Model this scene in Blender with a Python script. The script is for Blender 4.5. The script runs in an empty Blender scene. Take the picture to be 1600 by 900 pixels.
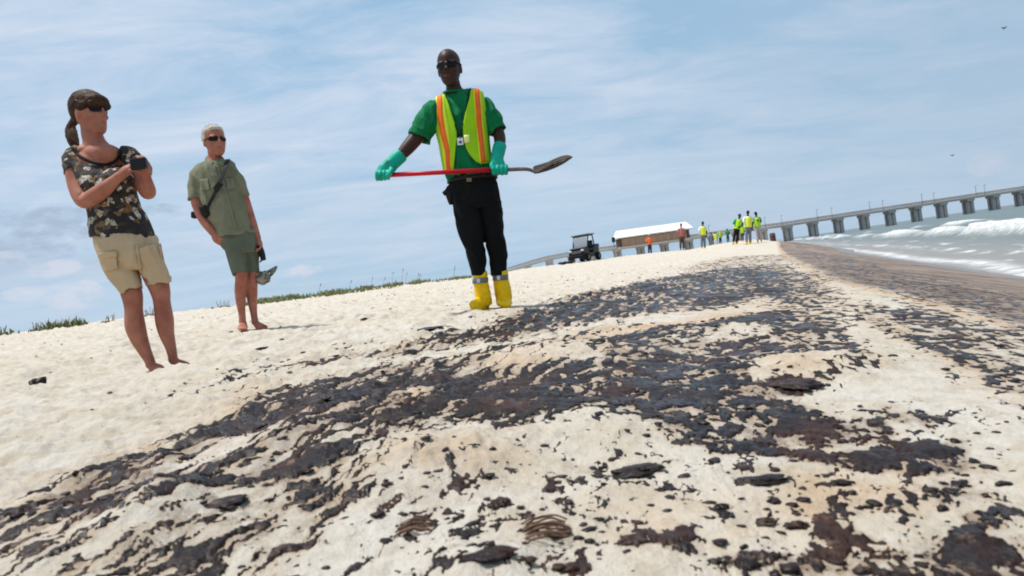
import bpy, bmesh, math, random
import numpy as np
from mathutils import Vector, Matrix
R = math.radians
SC = bpy.context.scene
COL = SC.collection
rng = np.random.default_rng(7); random.seed(7)

# ------------------------------------------------------------------ camera
F_PX = 1067.0                      # focal length in pixels of the 1600 px wide photograph (24 mm on 36 mm)
EYE = np.array([0.0, 0.0, 0.42])
ROLL, PITCH = R(8.6), R(0.64)
FWD = np.array([0, math.cos(PITCH), -math.sin(PITCH)])
R0 = np.array([1.0, 0, 0]); U0 = np.array([0, math.sin(PITCH), math.cos(PITCH)])
XI = math.cos(ROLL)*R0 - math.sin(ROLL)*U0
YI = math.sin(ROLL)*R0 + math.cos(ROLL)*U0
cd = bpy.data.cameras.new('camera'); cam = bpy.data.objects.new('camera', cd); COL.objects.link(cam)
cd.sensor_width = 36; cd.lens = 36*F_PX/1600; cd.clip_start = 0.02; cd.clip_end = 20000
M3 = Matrix([[XI[i], YI[i], -FWD[i]] for i in range(3)])
cam.matrix_world = Matrix.Translation(Vector(EYE)) @ M3.to_4x4()
SC.camera = cam
cd.dof.use_dof = True; cd.dof.focus_distance = 4.6; cd.dof.aperture_fstop = 7.0
def ray(u, v): return FWD + (u-800)/F_PX*XI + (450-v)/F_PX*YI
def pt(u, v, d): return EYE + ray(u, v)*d

# ------------------------------------------------------------------ sky, sun, exposure
SUN_EL, SUN_AZ = R(70), R(-84)     # azimuth from the view direction (+Y), negative = left
SC.view_settings.view_transform = 'Standard'; SC.view_settings.look = 'None'
SC.view_settings.exposure = -0.02; SC.view_settings.gamma = 1
SC.cycles.filter_width = 1.9
w = bpy.data.worlds.new('World'); SC.world = w; w.use_nodes = True
nt = w.node_tree; nt.nodes.clear()
def N(t, **k):
    n = nt.nodes.new(t)
    for a, b in k.items(): setattr(n, a, b)
    return n
def L(a, b): nt.links.new(a, b)
def MATH(op, a, b=None, clamp=False):
    n = nt.nodes.new('ShaderNodeMath'); n.operation = op; n.use_clamp = clamp
    for i, x in enumerate((a, b)):
        if x is None: continue
        if isinstance(x, (int, float)): n.inputs[i].default_value = x
        else: nt.links.new(x, n.inputs[i])
    return n.outputs[0]
def RAMP(fac, stops):
    n = nt.nodes.new('ShaderNodeValToRGB'); nt.links.new(fac, n.inputs[0])
    while len(n.color_ramp.elements) < len(stops): n.color_ramp.elements.new(0.5)
    for e, (p, c) in zip(n.color_ramp.elements, stops):
        e.position = p; e.color = c if len(c) == 4 else (*c, 1)
    return n.outputs[0]
def MIXC(fac, a, b):
    n = nt.nodes.new('ShaderNodeMix'); n.data_type = 'RGBA'
    for i, x in ((0, fac), (6, a), (7, b)):
        if isinstance(x, (int, float)): n.inputs[i].default_value = x
        elif isinstance(x, tuple): n.inputs[i].default_value = (*x, 1)
        else: nt.links.new(x, n.inputs[i])
    return n.outputs[2]
def COMB(x, y, z=0.0):
    n = nt.nodes.new('ShaderNodeCombineXYZ')
    for i, a in enumerate((x, y, z)):
        if isinstance(a, (int, float)): n.inputs[i].default_value = a
        else: nt.links.new(a, n.inputs[i])
    return n.outputs[0]
def NOISE(vec, scale, detail=5, rough=0.55, dist=0.0, out=0):
    n = nt.nodes.new('ShaderNodeTexNoise')
    if vec is not None: nt.links.new(vec, n.inputs['Vector'])
    n.inputs['Scale'].default_value = scale; n.inputs['Detail'].default_value = detail
    n.inputs['Roughness'].default_value = rough; n.inputs['Distortion'].default_value = dist
    return n.outputs[out]
sky = N('ShaderNodeTexSky', sky_type='NISHITA', sun_disc=False)
sky.sun_elevation = SUN_EL; sky.sun_rotation = SUN_AZ
sky.air_density = 1.0; sky.dust_density = 1.6; sky.ozone_density = 1.5
tc = N('ShaderNodeTexCoord'); sp = N('ShaderNodeSeparateXYZ'); L(tc.outputs['Generated'], sp.inputs[0])
dx, dy, dz = sp.outputs
el = MATH('MAXIMUM', dz, 0.0)
den = MATH('ADD', el, 0.13)
cx, cy = MATH('DIVIDE', dx, den), MATH('DIVIDE', dy, den)
# thin streaky veil
v1 = COMB(MATH('ADD', MATH('MULTIPLY', cx, 0.62), MATH('MULTIPLY', cy, -0.22)), MATH('MULTIPLY', cy, 1.15))
n1 = NOISE(v1, 2.3, 9, 0.64, 0.55)
v2 = COMB(MATH('MULTIPLY', cx, 0.3), MATH('MULTIPLY', cy, 0.45), 3.0)
n2 = NOISE(v2, 0.9, 4, 0.5, 0.3)
veil = MATH('ADD', MATH('MULTIPLY', n1, 0.50), MATH('MULTIPLY', n2, 0.65))
mk = RAMP(veil, [(0.46, (0, 0, 0)), (0.66, (1, 1, 1))])
# low small puffs, strongest to the left
az = MATH('ARCTAN2', dx, dy)
vp = COMB(MATH('MULTIPLY', az, 7.5), MATH('MULTIPLY', el, 26.0), 8.5)
np_ = NOISE(vp, 1.0, 5, 0.55, 0.2)
band = RAMP(el, [(0.0, (0, 0, 0)), (0.05, (.9, .9, .9)), (0.13, (.75, .75, .75)), (0.2, (0, 0, 0))])
puff = MATH('MULTIPLY', RAMP(np_, [(0.575, (0, 0, 0)), (0.70, (1, 1, 1))]), band)
vg = COMB(MATH('MULTIPLY', az, 3.0), MATH('MULTIPLY', el, 16.0), 4.2)
ng = NOISE(vg, 1.0, 5, 0.55, 0.3)
left = RAMP(MATH('ADD', MATH('MULTIPLY', az, -0.9), 0.3), [(0.45, (0, 0, 0)), (0.85, (1, 1, 1))])
bandg = RAMP(el, [(0.05, (0, 0, 0)), (0.11, (1, 1, 1)), (0.2, (.8, .8, .8)), (0.28, (0, 0, 0))])
grey = MATH('MULTIPLY', MATH('MULTIPLY', RAMP(ng, [(0.5, (0, 0, 0)), (0.66, (.75, .75, .75))]), bandg), left)
# greyer, duller air towards the right (open sea)
right = RAMP(MATH('ADD', MATH('MULTIPLY', az, 0.55), 0.42), [(0.42, (0, 0, 0)), (0.85, (1, 1, 1))])
base = MIXC(0.8, sky.outputs[0], (3.7, 6.0, 8.3))
lowm = RAMP(el, [(0.0, (1, 1, 1)), (0.30, (0, 0, 0))])
base = MIXC(MATH('MULTIPLY', lowm, 0.85), base, (4.5, 6.2, 7.8))
hi = RAMP(el, [(0.02, (.35, .35, .35)), (0.30, (1, 1, 1))])
c1 = MIXC(MATH('MULTIPLY', MATH('MULTIPLY', mk, hi), 0.95), base, (7.3, 7.9, 9.1))
c2 = MIXC(MATH('MULTIPLY', grey, 0.55), c1, (3.5, 4.3, 5.7))
def blob(u, v, su, sv):
    r_ = ray(u, v); a0 = math.atan2(r_[0], r_[1]); e0 = r_[2]/np.linalg.norm(r_); a1 = su/F_PX; b1 = sv/F_PX
    q = MATH('ADD', MATH('POWER', MATH('ABSOLUTE', MATH('DIVIDE', MATH('SUBTRACT', az, a0), a1)), 2), MATH('POWER', MATH('ABSOLUTE', MATH('DIVIDE', MATH('SUBTRACT', dz, e0), b1)), 2))
    return MATH('SUBTRACT', 1.0, q, True)
bn1 = NOISE(COMB(MATH('MULTIPLY', az, 30), MATH('MULTIPLY', dz, 55), 1.5), 1.0, 5, .6)
def blobs(lst):
    acc = None
    for b_ in lst: acc = blob(*b_) if acc is None else MATH('MAXIMUM', acc, blob(*b_))
    return RAMP(MATH('MULTIPLY', MATH('MINIMUM', MATH('MULTIPLY', acc, 3.0), 1.0), MATH('ADD', MATH('MULTIPLY', acc, .55), MATH('MULTIPLY', MATH('SUBTRACT', bn1, .42), 2.6))), [(.22, (0, 0, 0)), (.85, (1, 1, 1))])
c2 = MIXC(MATH('MULTIPLY', blobs([(62, 342, 70, 18), (45, 380, 110, 28), (160, 365, 55, 16), (250, 330, 40, 12)]), .85), c2, (4.0, 5.0, 6.5))
c2 = MIXC(MATH('MULTIPLY', blobs([(76, 420, 44, 14), (115, 460, 42, 22), (25, 402, 44, 11), (472, 425, 34, 12), (40, 458, 30, 12), (1550, 255, 34, 18)]), .68), c2, (7.1, 7.4, 8.4))
c3 = MIXC(MATH('MULTIPLY', puff, 0.3), c2, (6.6, 6.9, 7.9))
c4 = MIXC(MATH('MULTIPLY', right, 0.55), c3, (4.1, 5.25, 6.6))
bg = N('ShaderNodeBackground'); bg.inputs[1].default_value = 0.1; L(c4, bg.inputs[0])
wo = N('ShaderNodeOutputWorld'); L(bg.outputs[0], wo.inputs[0])
sl = bpy.data.lights.new('sun', 'SUN'); sl.energy = 5.0; sl.angle = R(5.0); sl.color = (1.0, 0.95, 0.88)
so = bpy.data.objects.new('sun', sl); COL.objects.link(so)
sd = Vector((math.cos(SUN_EL)*math.sin(SUN_AZ), math.cos(SUN_EL)*math.cos(SUN_AZ), math.sin(SUN_EL)))
so.rotation_euler = sd.to_track_quat('Z', 'Y').to_euler()

# ------------------------------------------------------------------ helpers
def tag(o, label=None, cat=None, group=None, kind=None):
    if label: o['label'] = label
    if cat: o['category'] = cat
    if group: o['group'] = group
    if kind: o['kind'] = kind
    return o
def empty(name, loc, label, cat, group=None, rz=0.0):
    o = bpy.data.objects.new(name, None); COL.objects.link(o)
    o.location = Vector([float(c) for c in loc]); o.rotation_euler = (0, 0, rz); o.empty_display_size = 0.1
    return tag(o, label, cat, group)
def link(name, me, mat=None, parent=None):
    o = bpy.data.objects.new(name, me); COL.objects.link(o)
    if mat is not None and not me.materials: me.materials.append(mat)
    if parent is not None:
        o.parent = parent
        o.matrix_parent_inverse = wm(parent).inverted()
    return o
def wm(o):
    m = Matrix.LocRotScale(o.location, o.rotation_euler, o.scale)
    if o.parent: m = wm(o.parent) @ o.matrix_parent_inverse @ m
    return m
def np_mesh(name, V, Fq, smooth=True):
    me = bpy.data.meshes.new(name)
    V = np.asarray(V, dtype=np.float32); Fq = np.asarray(Fq, dtype=np.int32)
    me.vertices.add(len(V)); me.vertices.foreach_set('co', V.ravel())
    n, k = Fq.shape
    me.loops.add(n*k); me.loops.foreach_set('vertex_index', Fq.ravel())
    me.polygons.add(n); me.polygons.foreach_set('loop_start', np.arange(0, n*k, k, dtype=np.int32))
    me.update(calc_edges=True); me.validate()
    me.polygons.foreach_set('use_smooth', np.full(len(me.polygons), smooth))
    return me
class MB:
    """collects shapes (quads and triangles) into one mesh"""
    def __init__(s): s.v = []; s.f = []; s.n = 0
    def add(s, V, F):
        s.v.append(np.asarray(V, float)); s.f += [tuple(int(i)+s.n for i in f) for f in F]; s.n += len(V); return s
    def mesh(s, name, smooth=True):
        me = bpy.data.meshes.new(name); me.from_pydata(np.concatenate(s.v).tolist(), [], s.f); me.update()
        if smooth: me.polygons.foreach_set('use_smooth', np.ones(len(me.polygons), bool))
        return me
    def build(s, name, mat, parent=None, smooth=False): return link(name, s.mesh(name, smooth), mat, parent)
    def box(s, c, size, rz=0.0, bev=0.0, axes=None):
        hx, hy, hz = [a/2 for a in size]
        bm = bmesh.new(); bmesh.ops.create_cube(bm, size=1)
        for v in bm.verts: v.co = Vector((v.co.x*2*hx, v.co.y*2*hy, v.co.z*2*hz))
        if bev > 0: bmesh.ops.bevel(bm, geom=bm.edges[:], offset=min(bev, hx*.9, hy*.9, hz*.9), segments=2, affect='EDGES', profile=.5)
        bm.verts.index_update()
        V = np.array([v.co[:] for v in bm.verts]); F = [[v.index for v in f.verts] for f in bm.faces]; bm.free()
        if axes is not None: V = V @ np.array(axes)
        elif rz: c_, s_ = math.cos(rz), math.sin(rz); V = V @ np.array([[c_, s_, 0], [-s_, c_, 0], [0, 0, 1]])
        return s.add(V + np.array(c), F)
    def tube(s, pts, rad, n=10, cap=True):
        pts = [np.array(p, float) for p in pts]; m = len(pts)
        rad = [rad]*m if isinstance(rad, (int, float)) else rad
        V = []; ref = None
        for i, p in enumerate(pts):
            T = pts[min(i+1, m-1)] - pts[max(i-1, 0)]; T /= np.linalg.norm(T)+1e-12
            if ref is None: ref = np.cross(T, [0, 0, 1.0] if abs(T[2]) < .9 else [1.0, 0, 0])
            A = ref - T*np.dot(ref, T); A /= np.linalg.norm(A)+1e-12; B = np.cross(T, A); ref = A
            for k in range(n):
                a = 2*math.pi*k/n; V.append(p + rad[i]*(A*math.cos(a)+B*math.sin(a)))
        F = [(i*n+k, i*n+(k+1) % n, (i+1)*n+(k+1) % n, (i+1)*n+k) for i in range(m-1) for k in range(n)]
        if cap: F += [tuple(range(n))[::-1], tuple(range((m-1)*n, m*n))]
        return s.add(V, F)
    def ball(s, c, axes, nu=16, nv=10):
        """ellipsoid; axes = 3 vectors (rows)"""
        ax = np.array(axes, float); V = [np.array(c)+ax[2]]; 
        for j in range(1, nv):
            t = math.pi*j/nv
            for i in range(nu):
                p = 2*math.pi*i/nu
                V.append(np.array(c)+ax[0]*math.sin(t)*math.cos(p)+ax[1]*math.sin(t)*math.sin(p)+ax[2]*math.cos(t))
        V.append(np.array(c)-ax[2]); F = []
        for i in range(nu): F.append((0, 1+i, 1+(i+1) % nu))
        for j in range(nv-2):
            for i in range(nu):
                a = 1+j*nu+i; b = 1+j*nu+(i+1) % nu; F.append((a, a+nu, b+nu, b))
        e = len(V)-1; o = 1+(nv-2)*nu
        for i in range(nu): F.append((e, o+(i+1) % nu, o+i))
        return s.add(V, F)
def hash2(ix, iy, seed):
    h = (ix.astype(np.int64)*374761393 + iy.astype(np.int64)*668265263 + seed*1274126177) & 0xFFFFFFFF
    h = ((h ^ (h >> 13))*1274126177) & 0xFFFFFFFF
    return ((h ^ (h >> 16)) & 0xFFFF).astype(np.float32)/65535.0
def perlin(x, y, seed=0):
    ix = np.floor(x); iy = np.floor(y); fx = (x-ix).astype(np.float32); fy = (y-iy).astype(np.float32)
    ix = ix.astype(np.int64); iy = iy.astype(np.int64)
    def g(a, b, dx_, dy_):
        t = hash2(a, b, seed)*6.2831853; return np.cos(t)*dx_+np.sin(t)*dy_
    u = fx*fx*fx*(fx*(fx*6-15)+10); v = fy*fy*fy*(fy*(fy*6-15)+10)
    a = g(ix, iy, fx, fy); b = g(ix+1, iy, fx-1, fy); c = g(ix, iy+1, fx, fy-1); d = g(ix+1, iy+1, fx-1, fy-1)
    return (a+u*(b-a))+v*((c+u*(d-c))-(a+u*(b-a)))
def fbm(x, y, octv=5, seed=0, gain=0.55):
    s = np.zeros(np.shape(x), np.float32); a = 1.0; t = 0
    for i in range(octv):
        s += a*perlin(x, y, seed+i*17); t += a*a; x = x*2.03+13.1; y = y*2.03-7.7; a *= gain
    return s/math.sqrt(t)
def sstep(a, b, x):
    t = np.clip((x-a)/(b-a), 0, 1); return t*t*(3-2*t)
def noise3(P, scale, seed=0):
    """cheap 3-D-ish noise from three 2-D slices"""
    P = P*scale
    return (perlin(P[:, 0]+P[:, 2]*.37, P[:, 1]-P[:, 2]*.61, seed)+perlin(P[:, 1]+P[:, 0]*.29+5, P[:, 2]+P[:, 0]*.43, seed+3)+perlin(P[:, 2]-P[:, 1]*.33, P[:, 0]+P[:, 1]*.51+9, seed+5))/1.5
def material(name, col, rough=0.8, var=None, vscale=8.0, bump=0.0, bscale=60.0, metallic=0.0, spec=0.18, coord='Object', vstops=(0.35, 0.65), sss=0.0, fine=None):
    global nt
    m = bpy.data.materials.new(name); m.use_nodes = True; nt = m.node_tree
    b = nt.nodes['Principled BSDF']; b.inputs['Roughness'].default_value = rough; b.inputs['Metallic'].default_value = metallic
    b.inputs['Specular IOR Level'].default_value = spec
    t = N('ShaderNodeTexCoord')
    if var is not None:
        n = NOISE(t.outputs[coord], vscale, 6, 0.6)
        L(RAMP(n, [(vstops[0], col), (vstops[1], var)]), b.inputs['Base Color'])
    else: b.inputs['Base Color'].default_value = (*col, 1)
    if bump > 0:
        bn = N('ShaderNodeBump'); bn.inputs['Strength'].default_value = bump; bn.inputs['Distance'].default_value = 0.004 if fine is None else fine
        L(NOISE(t.outputs[coord], bscale, 5, 0.6), bn.inputs['Height']); L(bn.outputs[0], b.inputs['Normal'])
    if sss: b.inputs['Subsurface Weight'].default_value = sss; b.inputs['Subsurface Radius'].default_value = (.012, .005, .003); b.inputs['Subsurface Scale'].default_value = 1.0
    return m

# ------------------------------------------------------------------ the beach: profile across the shore
SHORE = R(21.2); CA, SA = math.cos(SHORE), math.sin(SHORE)
def to_ts(x, y): return x*CA - y*SA, x*SA + y*CA
def to_xy(t, s): return t*CA + s*SA, -t*SA + s*CA
PT = np.array([-4000, -300, -60, -24, -17, -14, -11.5, -9, -6.5, -4.24, -3.3, -1.9, -0.8, 0.1, 0.45, 1.0, 2.0, 3.0, 4.0, 6.0, 12.0, 60, 5000])
PZ = np.array([0.5, 0.5, 0.5, 0.60, .80, .87, .74, .60, .46, .33, .26, .22, .13, .03, 0.0, -.10, -.33, -.58, -.82, -1.15, -1.9, -5, -12])
_tt = np.arange(-70, 70, 0.05); _zz = np.interp(_tt, PT, PZ); _k = np.exp(-np.linspace(-2, 2, 15)**2); _zs = np.convolve(np.pad(_zz, 7, 'edge'), _k/_k.sum(), 'valid')
def prof(t): return np.where(np.abs(t) < 69, np.interp(t, _tt, _zs), np.interp(t, PT, PZ))
WATER_Z = -0.68
FEET = []                           # (x, y, wanted z, reach)
def foot(u, v, d, sig=0.35): p = pt(u, v, d); FEET.append((p[0], p[1], p[2], sig)); return p
D_WOMAN, D_MAN, D_WORKER = 3.87, 5.9, 4.9
foot(242, 580, D_WOMAN, .45); foot(281, 575, D_WOMAN, .45)
foot(380, 515, D_MAN, .55); foot(406, 515, D_MAN, .55)
foot(752, 483, D_WORKER, .45); foot(788, 480, D_WORKER, .45)
FARP = [  # far people: (head u, head v, feet u, feet v, depth)
 (1098, 346, 1099, 389, 42), (1111, 363, 1112, 384, 62), (1117, 362, 1119, 385, 66), (1124.5, 361, 1126, 382, 66), (1136, 357, 1138, 379, 66),
 (1155, 334, 1148, 382, 38), (1168.5, 329, 1169.5, 381.5, 37), (1180.5, 331, 1187, 378, 38), (1159.5, 352, 1160, 377, 58), (1014, 366, 1016, 399, 50), (1064, 349, 1066, 391, 43)]
for (a, b, c, d_, D) in FARP: foot(c, d_, D, 3.0)
UTV = pt(915, 408.5, 42); FEET.append((UTV[0], UTV[1], UTV[2], 3.5))
_FX = np.array(FEET)
def corr_setup():
    global _CW
    t, s = to_ts(_FX[:, 0], _FX[:, 1]); z0 = prof(t)
    n = len(_FX); A = np.zeros((n, n))
    for j in range(n):
        d2 = (_FX[:, 0]-_FX[j, 0])**2+(_FX[:, 1]-_FX[j, 1])**2; A[:, j] = np.exp(-d2/(2*_FX[j, 3]**2))
    _CW = np.linalg.lstsq(A+np.eye(n)*0.02, _FX[:, 2]-z0, rcond=None)[0]
corr_setup()
def base_z(x, y):
    t, s = to_ts(x, y); z = prof(t)
    for j in range(len(_FX)):
        z = z + _CW[j]*np.exp(-((x-_FX[j, 0])**2+(y-_FX[j, 1])**2)/(2*_FX[j, 3]**2))
    return z
def hit(u, v, far=200.0):
    """where the sight line through a photograph pixel meets the beach"""
    r = ray(u, v); d = np.concatenate([np.linspace(.3, 8, 1500), np.linspace(8.01, far, 3000)])
    P = EYE[None]+r[None]*d[:, None]; g = P[:, 2]-base_z(P[:, 0], P[:, 1]); k = np.where(g < 0)[0]
    if len(k) == 0: i = len(d)-1
    else: i = k[0]
    return P[i, 0], P[i, 1], d[i]
MOUNDS = []
for (u, v, h, rx) in [(690, 712, .035, .16), (640, 745, .02, .10), (1262, 580, .035, .22), (1130, 520, .03, .3), (870, 556, .03, .35), (930, 668, .022, .15), (250, 800, .03, .12), (480, 700, .03, .16), (1370, 560, .02, .2), (560, 640, .03, .25), (760, 892, .02, .07)]:
    x, y, d = hit(u, v); MOUNDS.append((x, y, h, rx))
FOOTPR = []
for i in range(420):
    t = -2.3 - 10*random.random()**1.3; s = random.uniform(-1.5, 26); x, y = to_xy(t, s)
    if y > .8: FOOTPR.append((x, y, random.uniform(.03, .07), random.uniform(.08, .15), random.uniform(0, math.pi)))
def ground_z(x, y, detail=True):
    x = np.asarray(x, float); y = np.asarray(y, float)
    z = base_z(x, y); t, s = to_ts(x, y); r = np.hypot(x, y)
    calm = np.ones_like(z)
    for j in range(len(_FX)):
        calm = calm*(1-0.9*np.exp(-((x-_FX[j, 0])**2+(y-_FX[j, 1])**2)/(2*(0.14 if _FX[j, 3] < 1 else .5)**2)))
    # dunes undulate along their crest
    z = z + sstep(-8, -14, t)*0.10*fbm(s/7.0, t/9.0, 3, 91)
    dry = sstep(1.3, .3, t)
    rough = .014*fbm(x*2.1, y*2.1, 4, 11)*(.5+1.2*sstep(-.6, -2.2, t)) + .013*fbm(x*9, y*9, 4, 12)*(.5+1.7*sstep(-.3, -1.8, t))
    rough = rough + .0040*fbm(x*34, y*38, 4, 13, .65)
    rough = rough + +.045*np.maximum(0, fbm(x*4.1, y*4.1, 3, 19)-.1)*sstep(-.2, -1.6, t)
    rough = np.where(t < -8, rough*1.6, rough)
    z = z + rough*dry*calm + (1-dry)*.004*fbm(s*1.1, t*3.0, 3, 15)
    for (mx, my, h, q) in MOUNDS:
        d2 = ((x-mx)**2+(y-my)**2)/(q*q); sel = d2 < 9
        if np.any(sel):
            z = z + np.where(sel, h*np.exp(-d2)*(1+.5*fbm(x*14, y*14, 3, 21)), 0)
    for (mx, my, h, q, a) in FOOTPR:
        dx_, dy_ = x-mx, y-my
        sel = (np.abs(dx_) < 4*q) & (np.abs(dy_) < 4*q)
        if not np.any(sel): continue
        dx2, dy2 = dx_[sel], dy_[sel]
        a_ = dx2*math.cos(a)+dy2*math.sin(a); b_ = -dx2*math.sin(a)+dy2*math.cos(a)
        d2 = (a_/(q*1.25))**2+(b_/(q*.75))**2
        z[sel] += (-h*np.exp(-d2**1.5)+.32*h*np.exp(-(np.sqrt(d2)-1.45)**2*4))*calm[sel]*1.0
    return z
def gz(x, y): return float(ground_z(np.array([x]), np.array([y]))[0])

az_f = np.arange(-46, 46.01, 0.105); az_c = np.concatenate([az_f, np.arange(49, 314, 3.0)])
rr = [0.42]
while rr[-1] < 7: rr.append(rr[-1]*1.0062)
while rr[-1] < 70: rr.append(rr[-1]*1.0125)
while rr[-1] < 9000: rr.append(rr[-1]*1.05)
rr = np.array(rr); NA, NR = len(az_c), len(rr)
AZ, RR = np.meshgrid(np.radians(az_c), rr)
GX = (RR*np.sin(AZ)).ravel(); GY = (RR*np.cos(AZ)).ravel()
GZ = ground_z(GX, GY); GT, GS = to_ts(GX, GY)
idx = np.arange(NA*NR).reshape(NR, NA)
nxt = np.roll(idx, -1, axis=1)
GF = np.stack([idx[:-1], nxt[:-1], nxt[1:], idx[1:]], -1).reshape(-1, 4)[:, ::-1]

# ---- oil: outlines measured on the photograph, laid out on the beach in metres
OIL = [  # coverage, edge softness (share of distance), outline
 (.82, .03, [(478, 566), (600, 547), (690, 522), (760, 508), (830, 482), (900, 462), (1000, 440), (1100, 424), (1200, 412), (1255, 428), (1292, 450), (1230, 470), (1130, 480), (1000, 492), (900, 508), (830, 525), (740, 540), (640, 555), (560, 564), (480, 573)]),
 (.55, .03, [(390, 625), (500, 590), (600, 572), (700, 565), (800, 540), (900, 520), (1020, 505), (1020, 530), (900, 560), (780, 590), (600, 600), (470, 612), (400, 640)]),
 (.74, .03, [(0, 815), (90, 765), (190, 718), (260, 700), (340, 655), (420, 612), (480, 600), (560, 604), (640, 590), (720, 586), (780, 578), (860, 565), (930, 570), (960, 535), (1060, 515), (1150, 500), (1260, 480), (1310, 500), (1330, 555), (1290, 600), (1200, 600), (1190, 560), (1100, 600), (1000, 632), (950, 645), (870, 650), (800, 672), (710, 662), (640, 690), (590, 700), (540, 690), (480, 712), (420, 738), (350, 768), (250, 806), (140, 828), (60, 845), (0, 865)]),
 (.97, .02, [(0, 808), (100, 765), (180, 735), (250, 712), (330, 690), (300, 715), (210, 740), (110, 778), (0, 832)]),
 (.95, .02, [(140, 815), (220, 795), (320, 768), (420, 735), (540, 712), (560, 728), (430, 762), (310, 785), (220, 806), (150, 828)]),
 (.96, .02, [(640, 640), (760, 600), (870, 590), (930, 600), (880, 640), (800, 665), (700, 655)]),
 (.90, .02, [(420, 650), (530, 620), (600, 625), (580, 648), (470, 672)]),
 (.96, .02, [(500, 640), (640, 606), (760, 580), (860, 560), (860, 580), (740, 610), (610, 640), (520, 664)]),
 (.96, .02, [(880, 545), (1000, 520), (1120, 500), (1250, 480), (1250, 494), (1120, 520), (1000, 545), (900, 566)]),
 (.78, .03, [(900, 605), (1000, 560), (1100, 545), (1185, 560), (1190, 600), (1285, 598), (1230, 625), (1300, 650), (1400, 660), (1395, 690), (1290, 690), (1200, 700), (1080, 690), (1030, 672), (960, 660), (900, 640)]),
 (.97, .02, [(1185, 602), (1230, 592), (1275, 598), (1245, 622), (1190, 620)]),
 (.62, .03, [(1280, 545), (1340, 535), (1420, 560), (1400, 575), (1310, 590), (1280, 585)]),
 (.97, .02, [(1045, 686), (1120, 672), (1200, 684), (1300, 702), (1380, 692), (1510, 690), (1552, 735), (1490, 738), (1400, 732), (1320, 724), (1220, 710), (1120, 700)]),
 (.62, .03, [(1380, 640), (1480, 652), (1505, 660), (1460, 668), (1390, 665)]),
 (.98, .02, [(1470, 862), (1505, 838), (1520, 800), (1565, 798), (1570, 835), (1605, 840), (1640, 900), (1600, 930), (1470, 920)]),
 (.70, .03, [(1440, 750), (1540, 745), (1560, 775), (1470, 785)]),
 (.93, .015, [(1145, 866), (1265, 868), (1275, 886), (1210, 905), (1150, 892)]),
 (.85, .02, [(1290, 832), (1340, 822), (1400, 850), (1330, 858)]),
 (.75, .02, [(985, 840), (1040, 836), (1125, 838), (1125, 866), (1040, 860), (985, 868)]),
 (.50, .04, [(1120, 880), (1470, 850), (1470, 930), (1120, 930)]),
 (.40, .05, [(0, 868), (200, 830), (330, 775), (540, 722), (640, 700), (640, 760), (560, 800), (420, 905), (0, 930)]),
 (.85, .02, [(315, 785), (370, 778), (378, 800), (320, 812)]), (.85, .02, [(430, 760), (500, 748), (515, 785), (450, 800)]), (.85, .02, [(220, 885), (300, 850), (410, 828), (380, 850), (280, 898)]),
 (.20, .10, [(560, 760), (900, 680), (1150, 690), (1450, 735), (1600, 760), (1640, 930), (420, 930)]),
 (.09, .06, [(1200, 610), (1600, 640), (1640, 860), (1200, 760)]),
 (.60, .03, [(1338, 470), (1410, 468), (1600, 520), (1660, 560), (1640, 640), (1600, 612), (1500, 568), (1420, 532), (1375, 500)]),
 (.985, .03, [(1345, 490), (1440, 527), (1540, 575), (1660, 625), (1660, 648), (1530, 592), (1430, 548), (1360, 508)]),
 (.42, .02, [(1060, 418), (1130, 402), (1240, 396), (1280, 430), (1180, 440), (1080, 440)]),
 (.42, .03, [(1225, 388), (1320, 400), (1450, 430), (1660, 480), (1660, 545), (1400, 466), (1300, 440)]),
 (.60, .03, [(1060, 445), (1180, 412), (1285, 425), (1335, 468), (1342, 520), (1300, 500), (1200, 482)]), (.36, .03, [(1225, 386), (1420, 428), (1660, 476), (1660, 510), (1400, 474), (1285, 446)]),
 (.16, .05, [(200, 640), (420, 600), (620, 545), (850, 470), (620, 520), (400, 570), (240, 620)]),
]
BARE = [(.06, .03, [(760, 566), (830, 545), (910, 536), (945, 544), (925, 562), (860, 574), (780, 588)]), (.05, .02, [(1192, 575), (1230, 556), (1300, 560), (1340, 575), (1290, 596), (1200, 598)]),
        (.03, .02, [(632, 625), (672, 616), (682, 634), (640, 640)]), (.12, .02, [(1110, 520), (1180, 508), (1200, 525), (1130, 540)]), (.12, .02, [(240, 735), (330, 705), (420, 680), (460, 690), (340, 730), (250, 752)]),
        (.12, .03, [(910, 640), (990, 640), (960, 672), (870, 690), (700, 690), (610, 720), (600, 760), (680, 752), (800, 725), (960, 690), (1000, 660)]), (.08, .02, [(1145, 470), (1195, 464), (1200, 478), (1150, 482)]), (.05, .012, [(1290, 436), (1330, 438), (1450, 488), (1405, 486), (1335, 464)]), (.05, .012, [(1330, 500), (1372, 522), (1470, 566), (1600, 632), (1660, 670), (1640, 720), (1500, 640), (1400, 590), (1345, 560)]), (.15, .02, [(920, 520), (1000, 510), (1090, 498), (1090, 508), (1000, 522), (930, 530)])]
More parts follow.
